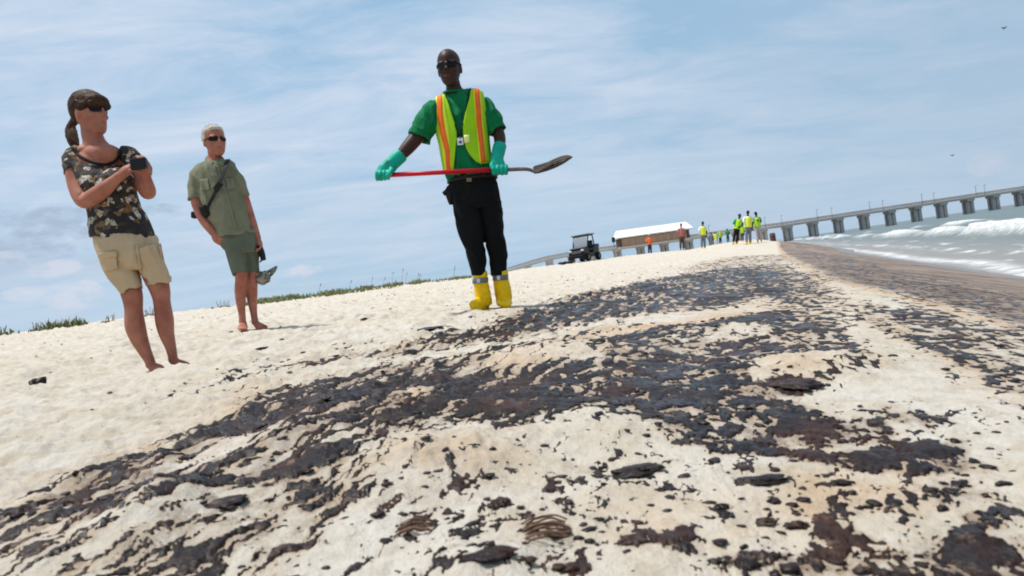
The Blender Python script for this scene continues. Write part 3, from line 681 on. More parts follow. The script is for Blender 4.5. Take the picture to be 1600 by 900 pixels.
def shades(head, mat, parent, w_=.135, zc=.50, yc=.375):
    g = MB()
    for q in (-1, 1):
        n_ = 16; V = []
        for dy_ in (0.0, .03):
            for k in range(n_):
                a = 2*math.pi*k/n_; x = q*.142+w_*np.sign(math.cos(a))*abs(math.cos(a))**.7; z = zc+.075*np.sign(math.sin(a))*abs(math.sin(a))**.7
                V.append(head.p(x, yc+.038-abs(x)**2*2.0+dy_-.02, z))
        g.add(V, [tuple(range(n_))[::-1], tuple(range(n_, 2*n_))]+[(k, (k+1) % n_, n_+(k+1) % n_, n_+k) for k in range(n_)])
        g.tube([head.p(q*.265, .27, zc+.03), head.p(q*.30, .17, zc+.03), head.p(q*.325, -.02, zc+.02)], head.h*.018, 6)
    g.tube([head.p(-.05, .425, zc+.03), head.p(.05, .425, zc+.03)], head.h*.016, 6)
    return g.build('sunglasses', mat, parent, smooth=False)

from mathutils.bvhtree import BVHTree
def bvh_of(objs):
    V = []; F = []
    for o in objs:
        mw = wm(o); n0 = len(V); V += [mw @ v.co for v in o.data.vertices]; F += [[n0+i for i in p.vertices] for p in o.data.polygons]
    return BVHTree.FromPolygons(V, F)
def on_surface(tree, u, v, off=0.0):
    r = Vector(ray(u, v)).normalized(); h = tree.ray_cast(Vector(EYE), r)
    return None if h[0] is None else np.array(h[0])-np.array(r)*off
def sewn(tree, quad, name, mat, parent, off=.006, nu=9, nv=9, thick=.006):
    q = np.array(quad, float); V = []; last = None
    for j in range(nv):
        for i in range(nu):
            a, b = i/(nu-1), j/(nv-1); p = (1-b)*((1-a)*q[0]+a*q[1])+b*((1-a)*q[3]+a*q[2]); h = on_surface(tree, p[0], p[1], off)
            if h is None: h = last
            if h is None: return None
            last = h; V.append(h)
    me = MB().add(V, [(j*nu+i, j*nu+i+1, (j+1)*nu+i+1, (j+1)*nu+i) for j in range(nv-1) for i in range(nu-1)]).mesh(name)
    o = link(name, me, mat, parent); md = o.modifiers.new('s', 'SOLIDIFY'); md.thickness = thick; md.offset = 0; return o
GLASS_D = material('dark_lenses', (.004, .004, .0045), .3)
SKIN = material('fair_skin', (.39, .16, .102), .55, (.27, .085, .055), 9, .25, 180, spec=.25)
SKIN2 = material('ruddy_skin', (.41, .165, .108), .55, (.29, .09, .06), 12, .2, 180, spec=.25)
SKIND = material('dark_skin', (.055, .024, .016), .5, (.036, .015, .011), 11, .2, 180, spec=.22)

# ---------------------------------------------------------------- the woman
def woman():
    f = Fig(D_WOMAN); px = f.px; base = f.P(260, 578)
    root = empty('person', base, 'barefoot woman in a brown patterned blouse and khaki shorts, hair in a ponytail', 'person', 'people looking on')
    b_ = MB()
    H = Head(f, (146, 213), (134, 143), 0, 74); H.skull(b_, .98)
    loft(b_, f, [(141, 190, 3, 17, 18), (144, 210, 3, 18, 18), (148, 222, 2, 20, 19), (154, 236, 1, 31, 20), (157, 248, 0, 42, 22), (160, 268, 0, 40, 26), (176, 318, 0, 38, 28), (190, 360, 0, 44, 30), (200, 395, 0, 44, 32), (206, 415, 0, 40, 28)], ang=2)
    b_.ball(f.P(160, 242, -5), [XI*px*31, YI*px*18, FWD*px*19.5], 18, 12)
    b_.ball(f.P(139, 236, -3), [XI*px*20, YI*px*11, FWD*px*15], 14, 10)
    # her right arm, near the camera
    loft(b_, f, [(116, 246, -4, 17, 17), (118, 268, -12, 17.5, 17), (122, 290, -20, 17, 16), (128, 308, -28, 15.5, 15), (135, 314, -32, 14.5, 14), (150, 305, -38, 14.5, 13), (165, 294, -43, 12.5, 11.5), (180, 281, -46, 9, 8.5), (187, 275, -47, 8.2, 7)])
    hand(b_, f.P(186, 276, -47), f.P(206, 260, -50)-f.P(186, 276, -47), FWD*.5+XI*.6-YI*.1, .165, 38, -1)
    # her left arm, behind
    loft(b_, f, [(200, 248, 6, 15, 16), (212, 268, 4, 14.5, 14), (224, 290, -6, 13.5, 13), (231, 301, -12, 12.5, 12), (233, 297, -18, 11, 11), (231, 286, -26, 9, 9), (228, 277, -32, 8, 7.5)])
    hand(b_, f.P(229, 279, -31), f.P(225, 258, -42)-f.P(229, 279, -31), -XI*.7+FWD*.3, .165, 36, 1)
    # legs and feet
    loft(b_, f, [(186, 395, -2, 27, 29), (196, 425, -3, 22, 24), (203, 450, -4, 18, 19), (206, 460, -5, 17.5, 18), (208, 472, -5, 16, 16.5), (209, 486, -3, 15, 16), (211, 508, 0, 16.8, 17.5), (217, 528, 2, 14.8, 16), (226, 548, 3, 11, 12), (234, 564, 3, 8.6, 10), (236, 573, 3, 8.6, 10)])
    loft(b_, f, [(234, 568, 7, 6.5, 7.5), (240, 574, -2, 9, 6.5), (247, 577.5, -14, 10, 4.6), (253, 580, -26, 9, 2.6)])
    loft(b_, f, [(228, 395, 4, 27, 29), (238, 420, 4, 22, 24), (247, 444, 4, 18, 19), (251, 458, 3, 16, 17), (253, 472, 4, 14, 15), (257, 500, 6, 15.2, 16.5), (260, 520, 8, 13, 14), (266, 540, 8, 9.5, 11), (270, 557, 8, 7.8, 9.5), (271, 565, 8, 8, 9.5)])
    loft(b_, f, [(268, 561, 12, 6.2, 7.5), (277, 568, 3, 8.6, 6.2), (285, 571.5, -7, 9.6, 4.4), (293, 573.8, -17, 8.4, 2.6)])
    bd_ = fuse('body', b_, .0045, SKIN, root, 3)
    # hair
    HAIR = material('brown_hair', (.022, .010, .006), .65, (.06, .028, .014), 22, .6, 140)
    h_ = MB()
    H.rings(h_, [(.36, -.30, .18, .13), (.46, -.23, .27, .23), (.58, -.16, .335, .32), (.70, -.07, .355, .43), (.82, -.04, .335, .44), (.93, -.045, .255, .345), (1.02, -.05, .10, .13)])
    H.ell(h_, (0, .28, .72), (.32, .225, .16)); H.ell(h_, (.14, .34, .63), (.18, .125, .10)); H.ell(h_, (-.14, .34, .63), (.18, .125, .10))
    H.ell(h_, (.29, .08, .62), (.07, .17, .12)); H.ell(h_, (-.29, .08, .62), (.07, .17, .12))
    for k in range(14):
        a = random.uniform(-.8, .8); H.ell(h_, (math.sin(a)*.30, random.uniform(-.3, .25), .93-.25*abs(a)), (.04, .12, .03), 8, 6)
    hr = fuse('hair', h_, .0045, HAIR, root, 3, .0022, 40, 3)
    pt_ = MB(); loft(pt_, f, [(119, 186, 6, 8, 9), (112, 195, 7, 7, 8), (111, 204, 8, 10, 10), (113, 216, 8, 10.5, 11), (117, 227, 6, 8, 9), (121, 236, 3, 3.5, 5)])
    fuse('ponytail', pt_, .004, HAIR, root, 2, .003, 38, 5)
    shades(H, GLASS_D, root, zc=.525, w_=.115)
    l_ = MB(); H.ell(l_, (0, .385, .235), (.075, .022, .03), 10, 6); l_.build('lips', material('lip_skin', (.38, .10, .085), .5), root, True)
    q_ = MB()
    for k in range(110):
        s0 = random.uniform(-.97, .97); c0 = math.sqrt(1-s0*s0); K_ = []
        for t in np.linspace(R(random.uniform(8, 40)), R(random.uniform(170, 205)), 7):
            b0 = max(0, (t-R(120))/R(80)); K_.append(H.p(.368*s0*(1-.6*b0)+random.uniform(-.012, .012), -.045+.455*c0*math.cos(t)+random.uniform(-.01, .01), .635+.405*c0*math.sin(t)+random.uniform(-.012, .012)))
        q_.tube(catmull(K_, 3), .0016, 4)
    for k in range(40):
        o_ = random.uniform(-7, 7); q_.tube([f.P(*k_) for k_ in catmull([(116+random.uniform(-3, 3), 190, 6-abs(o_)*.2), (112+o_*1.1, 205, -2), (114+o_*1.1, 217, -2), (119+o_*.6, 230+random.uniform(-3, 5), 2)], 3)], .0014, 4)
    tag(q_.build('hair_strands', material('hair_strand_brown', (.10, .055, .03), .55, spec=.4), root, True), kind='stuff')
    # blouse
    m = bpy.data.materials.new('patterned_cloth'); m.use_nodes = True
    global nt
    nt = m.node_tree; b = nt.nodes['Principled BSDF']; b.inputs['Roughness'].default_value = .85
    tc_ = N('ShaderNodeTexCoord'); dn = N('ShaderNodeTexNoise'); dn.inputs['Scale'].default_value = 16; L(tc_.outputs['Object'], dn.inputs['Vector'])
    va = N('ShaderNodeVectorMath', operation='MULTIPLY_ADD'); L(dn.outputs['Color'], va.inputs[0]); va.inputs[1].default_value = (.045, .045, .045); L(tc_.outputs['Object'], va.inputs[2])
    vo = N('ShaderNodeTexVoronoi'); vo.inputs['Scale'].default_value = 36; L(va.outputs[0], vo.inputs['Vector'])
    sc_ = N('ShaderNodeSeparateColor'); L(vo.outputs['Color'], sc_.inputs[0])
    n_ = N('ShaderNodeValToRGB'); n_.color_ramp.interpolation = 'CONSTANT'; L(sc_.outputs[0], n_.inputs[0])
    st_ = [(0, (.012, .009, .008)), (.38, (.045, .028, .018)), (.52, (.17, .10, .035)), (.62, (.02, .016, .014)), (.74, (.42, .35, .26)), (.83, (.10, .075, .06)), (.90, (.60, .56, .52)), (.96, (.25, .14, .05))]
    while len(n_.color_ramp.elements) < len(st_): n_.color_ramp.elements.new(.5)
    for e, (p_, c_) in zip(n_.color_ramp.elements, st_): e.position = p_; e.color = (*c_, 1)
    spk = NOISE(tc_.outputs['Object'], 90, 4, .6)
    L(MIXC(MATH('MULTIPLY', RAMP(spk, [(.52, (0, 0, 0)), (.56, (1, 1, 1))]), .75), n_.outputs[0], (.02, .014, .012)), b.inputs['Base Color'])
    s_ = MB()
    loft(s_, f, [(157, 244, 1, 40, 21), (158, 247.5, 1, 47, 25), (160, 257, 0, 49, 30), (163, 274, -3, 48, 37), (168, 292, -5, 46, 39), (176, 316, -2, 44, 34), (184, 338, 0, 48, 34), (190, 358, 0, 52, 36), (193, 373, 0, 52.5, 37)], ang=-3, hollow=True, n=26, tilts=[22, 22, 14, 4, 0, 0, 0, 0, 0])
    s_.ball(f.P(152, 283, -18), [XI*px*22, YI*px*20, FWD*px*22]); s_.ball(f.P(186, 282, -17), [XI*px*24, YI*px*20, FWD*px*24])
    loft(s_, f, [(128, 238, 0, 15, 15), (117, 245, -4, 19, 19), (117, 257, -8, 20.5, 20), (119.5, 270, -12, 20, 19.5)], hollow=True)
    loft(s_, f, [(188, 239, 2, 14, 16), (202, 245, 5, 18, 19), (209, 256, 5, 18, 18), (215, 268, 4, 17, 17)], hollow=True)
    bl_ = fuse('blouse', s_, .0048, m, root, 3, .007, 10, 11)
    bt_ = bvh_of([bl_, bd_]); tr = MB()
    tp = [on_surface(bt_, u, v, .004) for (u, v) in catmull([(113, 231), (121, 241), (133, 249), (150, 255.5), (166, 257), (178, 253), (185.5, 244), (188, 235)], 5)]
    tr.tube([p for p in tp if p is not None], .0085, 8); tr.build('neck_trim', material('black_trim', (.012, .011, .010), .8), root, True)
    # shorts
    KH = material('khaki_cloth', (.52, .39, .25), .9, (.44, .325, .20), 7, .5, 130)
    k_ = MB()
    loft(k_, f, [(196, 366, 0, 49, 34), (197, 378, 0, 53, 38), (203, 396, 0, 52, 38), (208, 410, 0, 47, 34), (213, 420, 0, 36, 26)], ang=-3, n=26)
    loft(k_, f, [(181, 392, -3, 28, 34), (187, 413, -4, 27, 31), (197, 436, -6, 22, 27), (205.5, 455, -6, 18.5, 23)], hollow=True)
    loft(k_, f, [(228, 392, 3, 27, 34), (238, 412, 4, 24.5, 30), (247, 430, 5, 22.5, 26), (250, 444, 5, 20.5, 24)], hollow=True)
    sh_ = fuse('shorts', k_, .0048, KH, root, 3, .015, 8, 21, (1, 1, .5))
    st_ = bvh_of([sh_])
    sewn(st_, [(155, 398), (181, 394), (184, 419), (166, 424)], 'cargo_pocket', KH, root, .012, thick=.012); sewn(st_, [(154, 396), (182, 392), (182.5, 401), (157, 405)], 'pocket_flap', KH, root, .020, 9, 4, .008)
    sewn(st_, [(211, 382), (215, 382), (222, 426), (219, 428)], 'fly_seam', KH, root, .007, 3, 12, .006)
    sewn(st_, [(246, 384), (249, 383), (256, 402), (253, 404)], 'side_seam', KH, root, .007, 3, 8, .005)
    # the little camera in her hands
    cam_ = empty('camera', f.P(216.5, 256, -58), 'small black camera held up in the hands of the ponytailed woman', 'camera')
    BLK = material('black_plastic', (.012, .012, .014), .35)
    ax = [XI*math.cos(R(8))+YI*math.sin(R(8)), -XI*math.sin(R(8))+YI*math.cos(R(8)), -FWD]
    MB().box(f.P(216.5, 256, -58), (23*px, 17*px, .026), bev=.006, axes=ax).build('camera_body', BLK, cam_)
    lc = f.P(219, 255, -58)+FWD*.02; MB().tube([lc, lc+FWD*.03], .017, 14).build('lens', BLK, cam_)
    MB().box(f.P(211, 247, -58), (5*px, 2.4*px, .012), bev=.002, axes=ax).build('shutter_button', BLK, cam_)
woman()

# ---------------------------------------------------------------- the grey-haired man
def man():
    f = Fig(D_MAN); px = f.px; base = f.P(394, 515)
    root = empty('person', base, 'barefoot grey haired man in sunglasses, olive shirt and shorts', 'person', 'people looking on')
    b_ = MB(); H = Head(f, (339, 246.5), (331.5, 196), 0, 42); H.skull(b_, .99)
    loft(b_, f, [(335, 234, 2, 11.5, 12), (335, 248, 1, 12, 12), (335, 258, 0, 26, 15), (337, 275, 0, 30, 18), (350, 312, 0, 28, 19), (366, 360, 0, 26, 20), (374, 385, 0, 24, 20)], ang=8)
    loft(b_, f, [(317, 272, -2, 7, 8), (308, 288, -5, 9.5, 10), (307, 312, -8, 9.6, 9.5), (311, 327, -10, 9, 9), (319, 344, -14, 8.6, 8.4), (328, 357, -18, 7.2, 7), (334, 365, -20, 6, 5.5)])
    hand(b_, f.P(333, 364, -20), f.P(349, 384, -24)-f.P(333, 364, -20), XI*.5+FWD*.7, .185, 42, 1)
    loft(b_, f, [(360, 273, 5, 7, 8), (373, 290, 8, 9, 9.5), (382, 312, 9, 8.5, 8.5), (389, 333, 9, 8, 8), (397, 356, 8, 6.8, 6.8), (403, 374, 6, 5.6, 5)])
    hand(b_, f.P(402, 372, 6), f.P(411, 398, 3)-f.P(402, 372, 6), -XI*.6-FWD*.4, .18, 45, -1)
    loft(b_, f, [(368, 380, -4, 15, 17), (373, 405, -7, 12.5, 14), (376.5, 420, -9, 11, 12), (377, 428, -9, 10.8, 11.5), (377, 438, -7, 9.8, 10.5), (376, 453, -5, 9.8, 10.5), (376, 472, -4, 7.8, 8.5), (378, 490, -3, 5.7, 6.5), (379, 504, -3, 6, 7)])
    loft(b_, f, [(380, 503, 1, 5, 5), (380, 509, -8, 7, 4.6), (379, 512.5, -22, 8, 3.2), (378.5, 514.5, -34, 6.8, 1.8)])
    loft(b_, f, [(387, 380, 5, 14, 17), (392.5, 405, 8, 10.5, 12), (395, 425, 9, 8.8, 10.5), (394, 440, 7, 8.8, 10), (393.5, 459, 9, 9.2, 10.5), (395, 478, 9, 7, 8), (397, 493, 8, 5.5, 6.4), (399, 506, 8, 6, 6.6)])
    loft(b_, f, [(399, 504, 10, 5, 5), (404, 509, 3, 6.6, 4.6), (410, 512.5, -6, 7.2, 3.2), (416, 514.5, -14, 6.2, 1.8)])
    fuse('body', b_, .0052, SKIN2, root, 3)
    GH = material('grey_hair', (.40, .36, .31), .7, (.52, .48, .43), 30, .5, 200)
    h_ = MB(); H.rings(h_, [(.42, -.30, .15, .10), (.50, -.24, .25, .17), (.60, -.17, .325, .27), (.71, -.09, .345, .37), (.82, -.05, .325, .405), (.93, -.045, .245, .325), (1.01, -.05, .10, .13)])
    for q in (-1, 1): H.ell(h_, (q*.305, -.02, .60), (.045, .11, .10))
    H.ell(h_, (0, .22, .84), (.23, .15, .10))
    fuse('hair', h_, .005, GH, root, 2, .0025, 35, 4)
    q_ = MB()
    for k in range(420):
        s0 = random.uniform(-.97, .97); c0 = math.sqrt(1-s0*s0); t = R(random.uniform(38, 200)); ce = np.array([.34*s0, -.045+.42*c0*math.cos(t), .62+.395*c0*math.sin(t)]); n_ = ce-np.array([0, -.045, .6]); n_ /= np.linalg.norm(n_)
        e_ = ce+n_*.035+np.array([random.uniform(-.03, .03), .03, random.uniform(-.02, .02)]); q_.tube([H.p(*(ce-n_*.01)), H.p(*e_)], [.0022, .0010], 4)
    tag(q_.build('hair_strands', material('hair_strand_grey', (.50, .47, .42), .6, spec=.3), root, True), kind='stuff')
    l_ = MB(); H.ell(l_, (0, .388, .235), (.08, .022, .028), 10, 6); l_.build('lips', material('lip_ruddy', (.36, .11, .09), .5), root, True)
    shades(H, GLASS_D, root)
    OL = material('olive_cloth', (.205, .205, .135), .9, (.165, .165, .108), 6, .5, 110)
    s_ = MB()
    loft(s_, f, [(334.5, 250, 1, 16, 13), (335, 256, 0, 29, 17), (337, 269, 0, 36, 21), (342, 290, 0, 36, 24), (349, 312, -1, 34.5, 25), (357, 335, -1, 34, 26), (363, 352, 0, 34, 26), (367, 366, 0, 34, 28)], ang=7, hollow=True, n=24)
    loft(s_, f, [(325, 266, 0, 8, 10), (314, 268, -2, 12.5, 13), (306.5, 285, -4, 14, 14), (306.5, 312, -8, 13, 13)], hollow=True)
    loft(s_, f, [(352, 266, 2, 8, 10), (361, 269, 5, 11.5, 13), (371, 286, 7, 12.5, 13), (379.5, 309, 9, 12, 12)], hollow=True)
    sh_ = fuse('shirt', s_, .0055, OL, root, 3, .018, 8, 31, (1, 1, .6)); t_ = bvh_of([sh_])
    sewn(t_, [(338, 258), (341, 258), (372, 358), (368, 359)], 'button_placket', OL, root, .006, 3, 24, .007)
    sewn(t_, [(352, 279), (365, 277), (369, 294), (356, 297)], 'chest_pocket', OL, root, .008, thick=.008); sewn(t_, [(312, 281), (325, 279), (328, 297), (315, 298)], 'chest_pocket', OL, root, .008, thick=.008)
    c_ = MB()
    for q in (-1, 1):
        loft(c_, f, [(335+q*10, 247, 4, 4, 4), (336+q*11, 252, -6, 5, 3), (339+q*6, 257, -15, 4.5, 2.5)])
    c_.build('collar', OL, root, True)
    k_ = MB()
    OL2 = material('olive_shorts', (.125, .14, .10), .9, (.10, .112, .08), 6, .5, 110)
    loft(k_, f, [(366, 356, 0, 31, 24), (369, 370, 0, 31.5, 26), (376, 386, 0, 28, 25), (382, 396, 0, 21, 20)], ang=7, n=24)
    loft(k_, f, [(366, 376, -5, 18.5, 23), (371, 402, -8, 16, 19.5), (376.5, 428.5, -10, 13, 16)], hollow=True)
    loft(k_, f, [(388, 376, 6, 17, 20), (392.5, 402, 9, 12.5, 16), (395.5, 426, 10, 10, 13)], hollow=True)
    fuse('shorts', k_, .0055, OL2, root, 3, .013, 7, 41, (1, 1, .5))
    # shoulder bag
    BK = material('black_nylon', (.012, .012, .013), .7, (.02, .02, .022), 30, .3, 200)
    bag = empty('shoulder_bag', f.P(320, 330, -26), 'black shoulder bag slung across the chest of the grey haired man', 'bag')
    K_ = catmull([(356, 250, -2), (354, 258, -19), (349, 272, -25), (341, 291, -29), (331, 312, -31), (322, 330, -30)], 5)
    st = MB(); V = []
    for k in K_:
        c0 = f.P(*k); A = (XI*.85+YI*.5); A /= np.linalg.norm(A)
        for sx, sy in ((-1, 0), (1, 0), (1, 1), (-1, 1)): V.append(c0+A*sx*px*4.2-FWD*sy*.008)
    n_ = len(K_); st.add(V, [(i*4+a, i*4+(a+1) % 4, i*4+4+(a+1) % 4, i*4+4+a) for i in range(n_-1) for a in range(4)]+[(0, 1, 2, 3), (n_*4-1, n_*4-2, n_*4-3, n_*4-4)])
    st.build('strap', BK, bag)
    ax = [XI*.6+YI*.8, -XI*.8+YI*.6, -FWD]
    MB().box(f.P(341, 291, -31), (15*px, 9*px, .03), bev=.008, axes=ax).build('strap_pouch', BK, bag)
    p_ = MB(); p_.box(f.P(321, 330, -22), (12*px, 19*px, .09), bev=.02, axes=[XI*.9+YI*.43, -XI*.43+YI*.9, -FWD])
    p_.build('bag_body', BK, bag); MB().box(f.P(304, 336, 6), (9*px, 11*px, .06), bev=.015, axes=[XI, YI, -FWD]).build('side_pocket', BK, bag)
    MB().tube([f.P(321, 334, -12), f.P(304, 336, 6)], .02, 8).build('bag_flap', BK, bag)
    # dark glove and mottled hat in his far hand
    gl = empty('work_glove', f.P(411, 401, 2), 'black glove held in the far hand of the grey haired man', 'glove')
    g_ = MB(); hand(g_, f.P(407, 388, 3), f.P(413, 412, 2)-f.P(407, 388, 3), -XI-FWD*.4, .14, 20, -1); loft(g_, f, [(405, 383, 3, 4.5, 4), (409, 395, 3, 5, 4.4), (412, 407, 3, 4.2, 3.4)])
    fuse('glove_body', g_, .005, BK, gl, 2)
    HT = material('mottled_cloth', (.10, .09, .07), .9, (.34, .31, .25), 34, .5, 120, vstops=(.42, .58))
    ht = empty('sun_hat', f.P(416, 434, 8), 'crumpled mottled grey hat hanging beside the leg of the grey haired man', 'hat')
    c0 = f.P(411, 434, 8); q_ = MB(); q_.ball(c0, [XI*px*11+YI*px*3, YI*px*11-XI*px*3, FWD*px*10]); fuse('crown', q_, .006, HT, ht, 2, .012, 18, 51)
    q_ = MB(); n_ = 28; V = []
    for (r_, dz_) in ((7, 0), (14, 1.5), (20, 5)):
        for k in range(n_):
            a = 2*math.pi*k/n_; wv = 2.6*math.sin(3*a+1)+1.6*math.sin(5*a)
            V.append(f.P(418, 430, 8)+px*((XI*.75+YI*.55)*r_*.92*math.cos(a)+(YI*.42-XI*.5)*(r_*.62*math.sin(a))+FWD*r_*.55*math.sin(a)+(XI*.5+YI*.55)*(wv*r_/20+dz_*.3)))
    me = MB().add(V, [(i*n_+k, i*n_+(k+1) % n_, (i+1)*n_+(k+1) % n_, (i+1)*n_+k) for i in range(2) for k in range(n_)]).mesh('brim')
    o = link('brim', me, HT, ht); md = o.modifiers.new('s', 'SOLIDIFY'); md.thickness = .008
man()

# ---------------------------------------------------------------- the worker with the shovel
def worker():
    f = Fig(D_WORKER); px = f.px; base = f.P(768, 481)
    root = empty('person', base, 'tall worker in sunglasses, green shirt, lime vest and yellow boots holding a shovel', 'person')
    b_ = MB(); H = Head(f, (706.5, 137.5), (699, 77.5), -4, -8, 4); H.skull(b_, .93)
    loft(b_, f, [(706, 122, 2, 11.5, 13), (709, 138, 1, 13, 13), (711, 148, 1, 21, 11), (716, 165, 2, 31, 15), (722, 205, 2, 31, 17), (731, 255, 2, 30, 18), (740, 290, 0, 30, 22), (745, 312, 0, 30, 21)], ang=9)
    loft(b_, f, [(694, 172, 0, 9, 10), (674, 185, -4, 12.5, 13), (657, 207, -9, 12.5, 12), (648, 218, -13, 12, 11.5), (636, 232, -19, 11, 10.5), (624, 245, -24, 8.6, 8), (614, 254, -26, 8.5, 7), (606, 262, -27, 8, 6)])
    loft(b_, f, [(746, 168, 2, 9, 10), (765, 184, 4, 11.5, 12), (777, 204, 0, 10, 10), (781, 218, -6, 9.5, 9.5), (780, 234, -16, 8, 8), (778, 245, -22, 7.2, 7), (778, 255, -25, 7, 6)])
    for (rg) in ([(729, 312, -3, 15, 19), (738, 376, -5, 12, 14), (747, 430, -5, 8, 10), (752, 472, -3, 7, 9)], [(760, 312, 3, 15, 19), (773, 376, 5, 12, 14), (781, 430, 5, 8, 10), (786, 470, 4, 7, 9)]): loft(b_, f, rg)
    fuse('body', b_, .0048, SKIND, root, 3)
    shades(H, GLASS_D, root, w_=.13, zc=.525, yc=.38)
    l_ = MB(); H.ell(l_, (0, .388, .24), (.095, .024, .040), 10, 6); l_.build('lips', material('lip_dark', (.085, .032, .027), .5), root, True)
    st = MB(); H.rings(st, [(.78, -.06, .292, .385), (.88, -.045, .228, .312), (.955, -.04, .125, .18), (.985, -.04, .04, .06)])
    # shirt
    GR = material('green_cotton', (.004, .17, .058), .9, (.003, .13, .045), 7, .5, 130)
    s_ = MB()
    TOR = [(709.5, 143, 2, 17, 13), (712, 148, 1, 34, 18), (715, 158, 0, 41, 23), (719, 178, 0, 42, 27), (722, 205, 0, 40.5, 27), (726, 230, 0, 38.5, 26), (731, 255, 0, 38, 26), (736, 276, 0, 38, 26)]
    loft(s_, f, TOR, ang=12, hollow=True, n=26)
    loft(s_, f, [(699, 165, 0, 10, 13), (686, 168.5, -2, 16, 17), (672, 184, -5, 19.5, 19), (655, 216, -11, 18.5, 17.5)], hollow=True)
    loft(s_, f, [(743, 161, 1, 10, 13), (752, 164, 3, 15, 16), (764, 180, 3, 17, 17), (777.5, 206, 0, 15.5, 15)], hollow=True)
    fuse('shirt', s_, .005, GR, root, 3, .018, 9, 61, (1, 1, .6))
    nk = MB(); a0 = f.P(709, 143, 0); 
    nk.tube([a0+px*(XI*(15*math.cos(t))+FWD*(13*math.sin(t))+YI*(1.5*math.cos(t)+2.5*math.sin(t))) for t in np.linspace(0, 2*math.pi, 25)], .009, 8); nk.build('shirt_collar', GR, root, True)
    # trousers, belt
    TB = material('black_trousers', (.004, .004, .0045), .9, (.006, .006, .0065), 8, .5, 110)
    k_ = MB()
    loft(k_, f, [(737, 271, 0, 37, 25), (739, 284, 0, 38, 27), (743, 305, 0, 38, 28), (746, 325, 0, 36, 25)], ang=6, n=24)
    loft(k_, f, [(727, 305, -3, 20, 25), (732, 340, -4, 21, 24), (738, 374, -6, 18, 21), (743, 398, -5, 15.5, 18), (747, 418, -5, 13.5, 16), (748, 431, -5, 11.5, 14)], hollow=True)
    loft(k_, f, [(761, 305, 3, 20, 25), (767, 340, 4, 19, 23), (773, 374, 4, 16.5, 20), (778, 398, 5, 14.5, 17), (780, 418, 5, 13.5, 15), (780.5, 431, 5, 12.5, 14)], hollow=True)
    fuse('trousers', k_, .005, TB, root, 3, .013, 8, 71, (1, 1, .7))
    def band(cu, cv, dd_, ra, rb, h_, mat_, name, ang_=6):
        q = MB(); n_ = 28; V = []
        A = math.cos(R(ang_))*XI+math.sin(R(ang_))*YI
        for (s_c, dz_) in ((1, -h_), (1.04, -h_), (1.04, h_), (1, h_)):
            for k in range(n_):
                a = 2*math.pi*k/n_; V.append(f.P(cu, cv, dd_)+px*s_c*(A*ra*math.cos(a)-FWD*rb*math.sin(a))+YI*px*dz_)
        q.add(V, [(j*n_+k, j*n_+(k+1) % n_, ((j+1) % 4)*n_+(k+1) % n_, ((j+1) % 4)*n_+k) for j in range(4) for k in range(n_)])
        return q.build(name, mat_, root, True)
    bl = band(738, 280, 0, 38.2, 26.5, 2.8, material('belt_leather', (.018, .014, .012), .5), 'belt')
    BR = material('dull_brass', (.22, .15, .07), .4, metallic=.8)
    MB().box(f.P(733, 281, -28.5), (8*px, 6*px, .01), bev=.003, axes=[XI, YI, -FWD]).build('buckle', BR, bl)
    # vest wrapped over the shirt
    LIME = material('lime_mesh', (.36, .66, .012), .75, (.29, .58, .01), 12, .4, 300)
    ORG = material('orange_tape', (.86, .17, .02), .6, (.78, .13, .018), 20); YEL = material('yellow_piping', (.72, .80, .05), .6)
    K = catmull(TOR, 8); vs = K[:, 1]
    def tor(v):
        return np.array([np.interp(v, vs, K[:, i]) for i in range(5)])
    A9 = math.cos(R(12))*XI+math.sin(R(12))*YI
    def surf(u, v, off, back=False):
        c_ = tor(v); tu = math.cos(R(12)); x = np.clip((u-c_[0])/(c_[3]+off)/tu, -1, 1); sgn = 1 if back else -1
        # the photograph column u on the ring that starts at row v
        return f.P(c_[0], c_[1], c_[2])+px*(A9*(c_[3]+off)*x+FWD*sgn*(c_[4]+off)*math.sqrt(1-x*x))
    def panel(rows, off, nc=9, back=False):
        V = []; 
        for (v, u0, u1) in rows:
            for k in range(nc): V.append(surf(u0+(u1-u0)*k/(nc-1), v, off, back))
        m_ = len(rows); return V, [(i*nc+k, i*nc+k+1, (i+1)*nc+k+1, (i+1)*nc+k) for i in range(m_-1) for k in range(nc-1)]
    def rows(spec, n_=26):
        sp_ = np.array(spec, float); v = np.linspace(sp_[0, 0], sp_[-1, 0], n_)
        return [(a, np.interp(a, sp_[:, 0], sp_[:, 1]), np.interp(a, sp_[:, 0], sp_[:, 2])) for a in v]
    Lp = rows([(149, 682, 696), (165, 682, 703), (185, 682, 709), (205, 683, 715.5), (220, 687, 716), (240, 690, 713.5), (262, 694, 711), (266, 696, 710)])
    Rp = rows([(148.5, 737, 753), (165, 735, 757), (185, 729, 760), (205, 725, 761.5), (225, 726.5, 763), (240, 731, 764), (252, 738, 766), (261, 746, 767), (265, 752, 767)])
    Bk = rows([(149, 684, 752), (180, 678, 760), (205, 682, 763), (230, 688, 765), (263, 693, 769)])
    vm = MB()
    for rw, bk in ((Lp, False), (Rp, False), (Bk, True)): vm.add(*panel(rw, 2.6, 11, bk))
    # side strips join front and back under the arms
    o = vm.build('vest', LIME, root, True); md = o.modifiers.new('s', 'SOLIDIFY'); md.thickness = .006; md.offset = 0
    def stripe(name, spec, mat_, off):
        o_ = MB().add(*panel(rows(spec, 26), off, 4)).build(name, mat_, root, True); md_ = o_.modifiers.new('s', 'SOLIDIFY'); md_.thickness = .004; md_.offset = 0; return o_
    stripe('vest_edging', [(149, 683, 695), (200, 687, 703), (262, 697, 708)], YEL, 3.6); stripe('vest_edging', [(148.5, 740, 751), (200, 745, 755.5), (263, 751, 762)], YEL, 3.6)
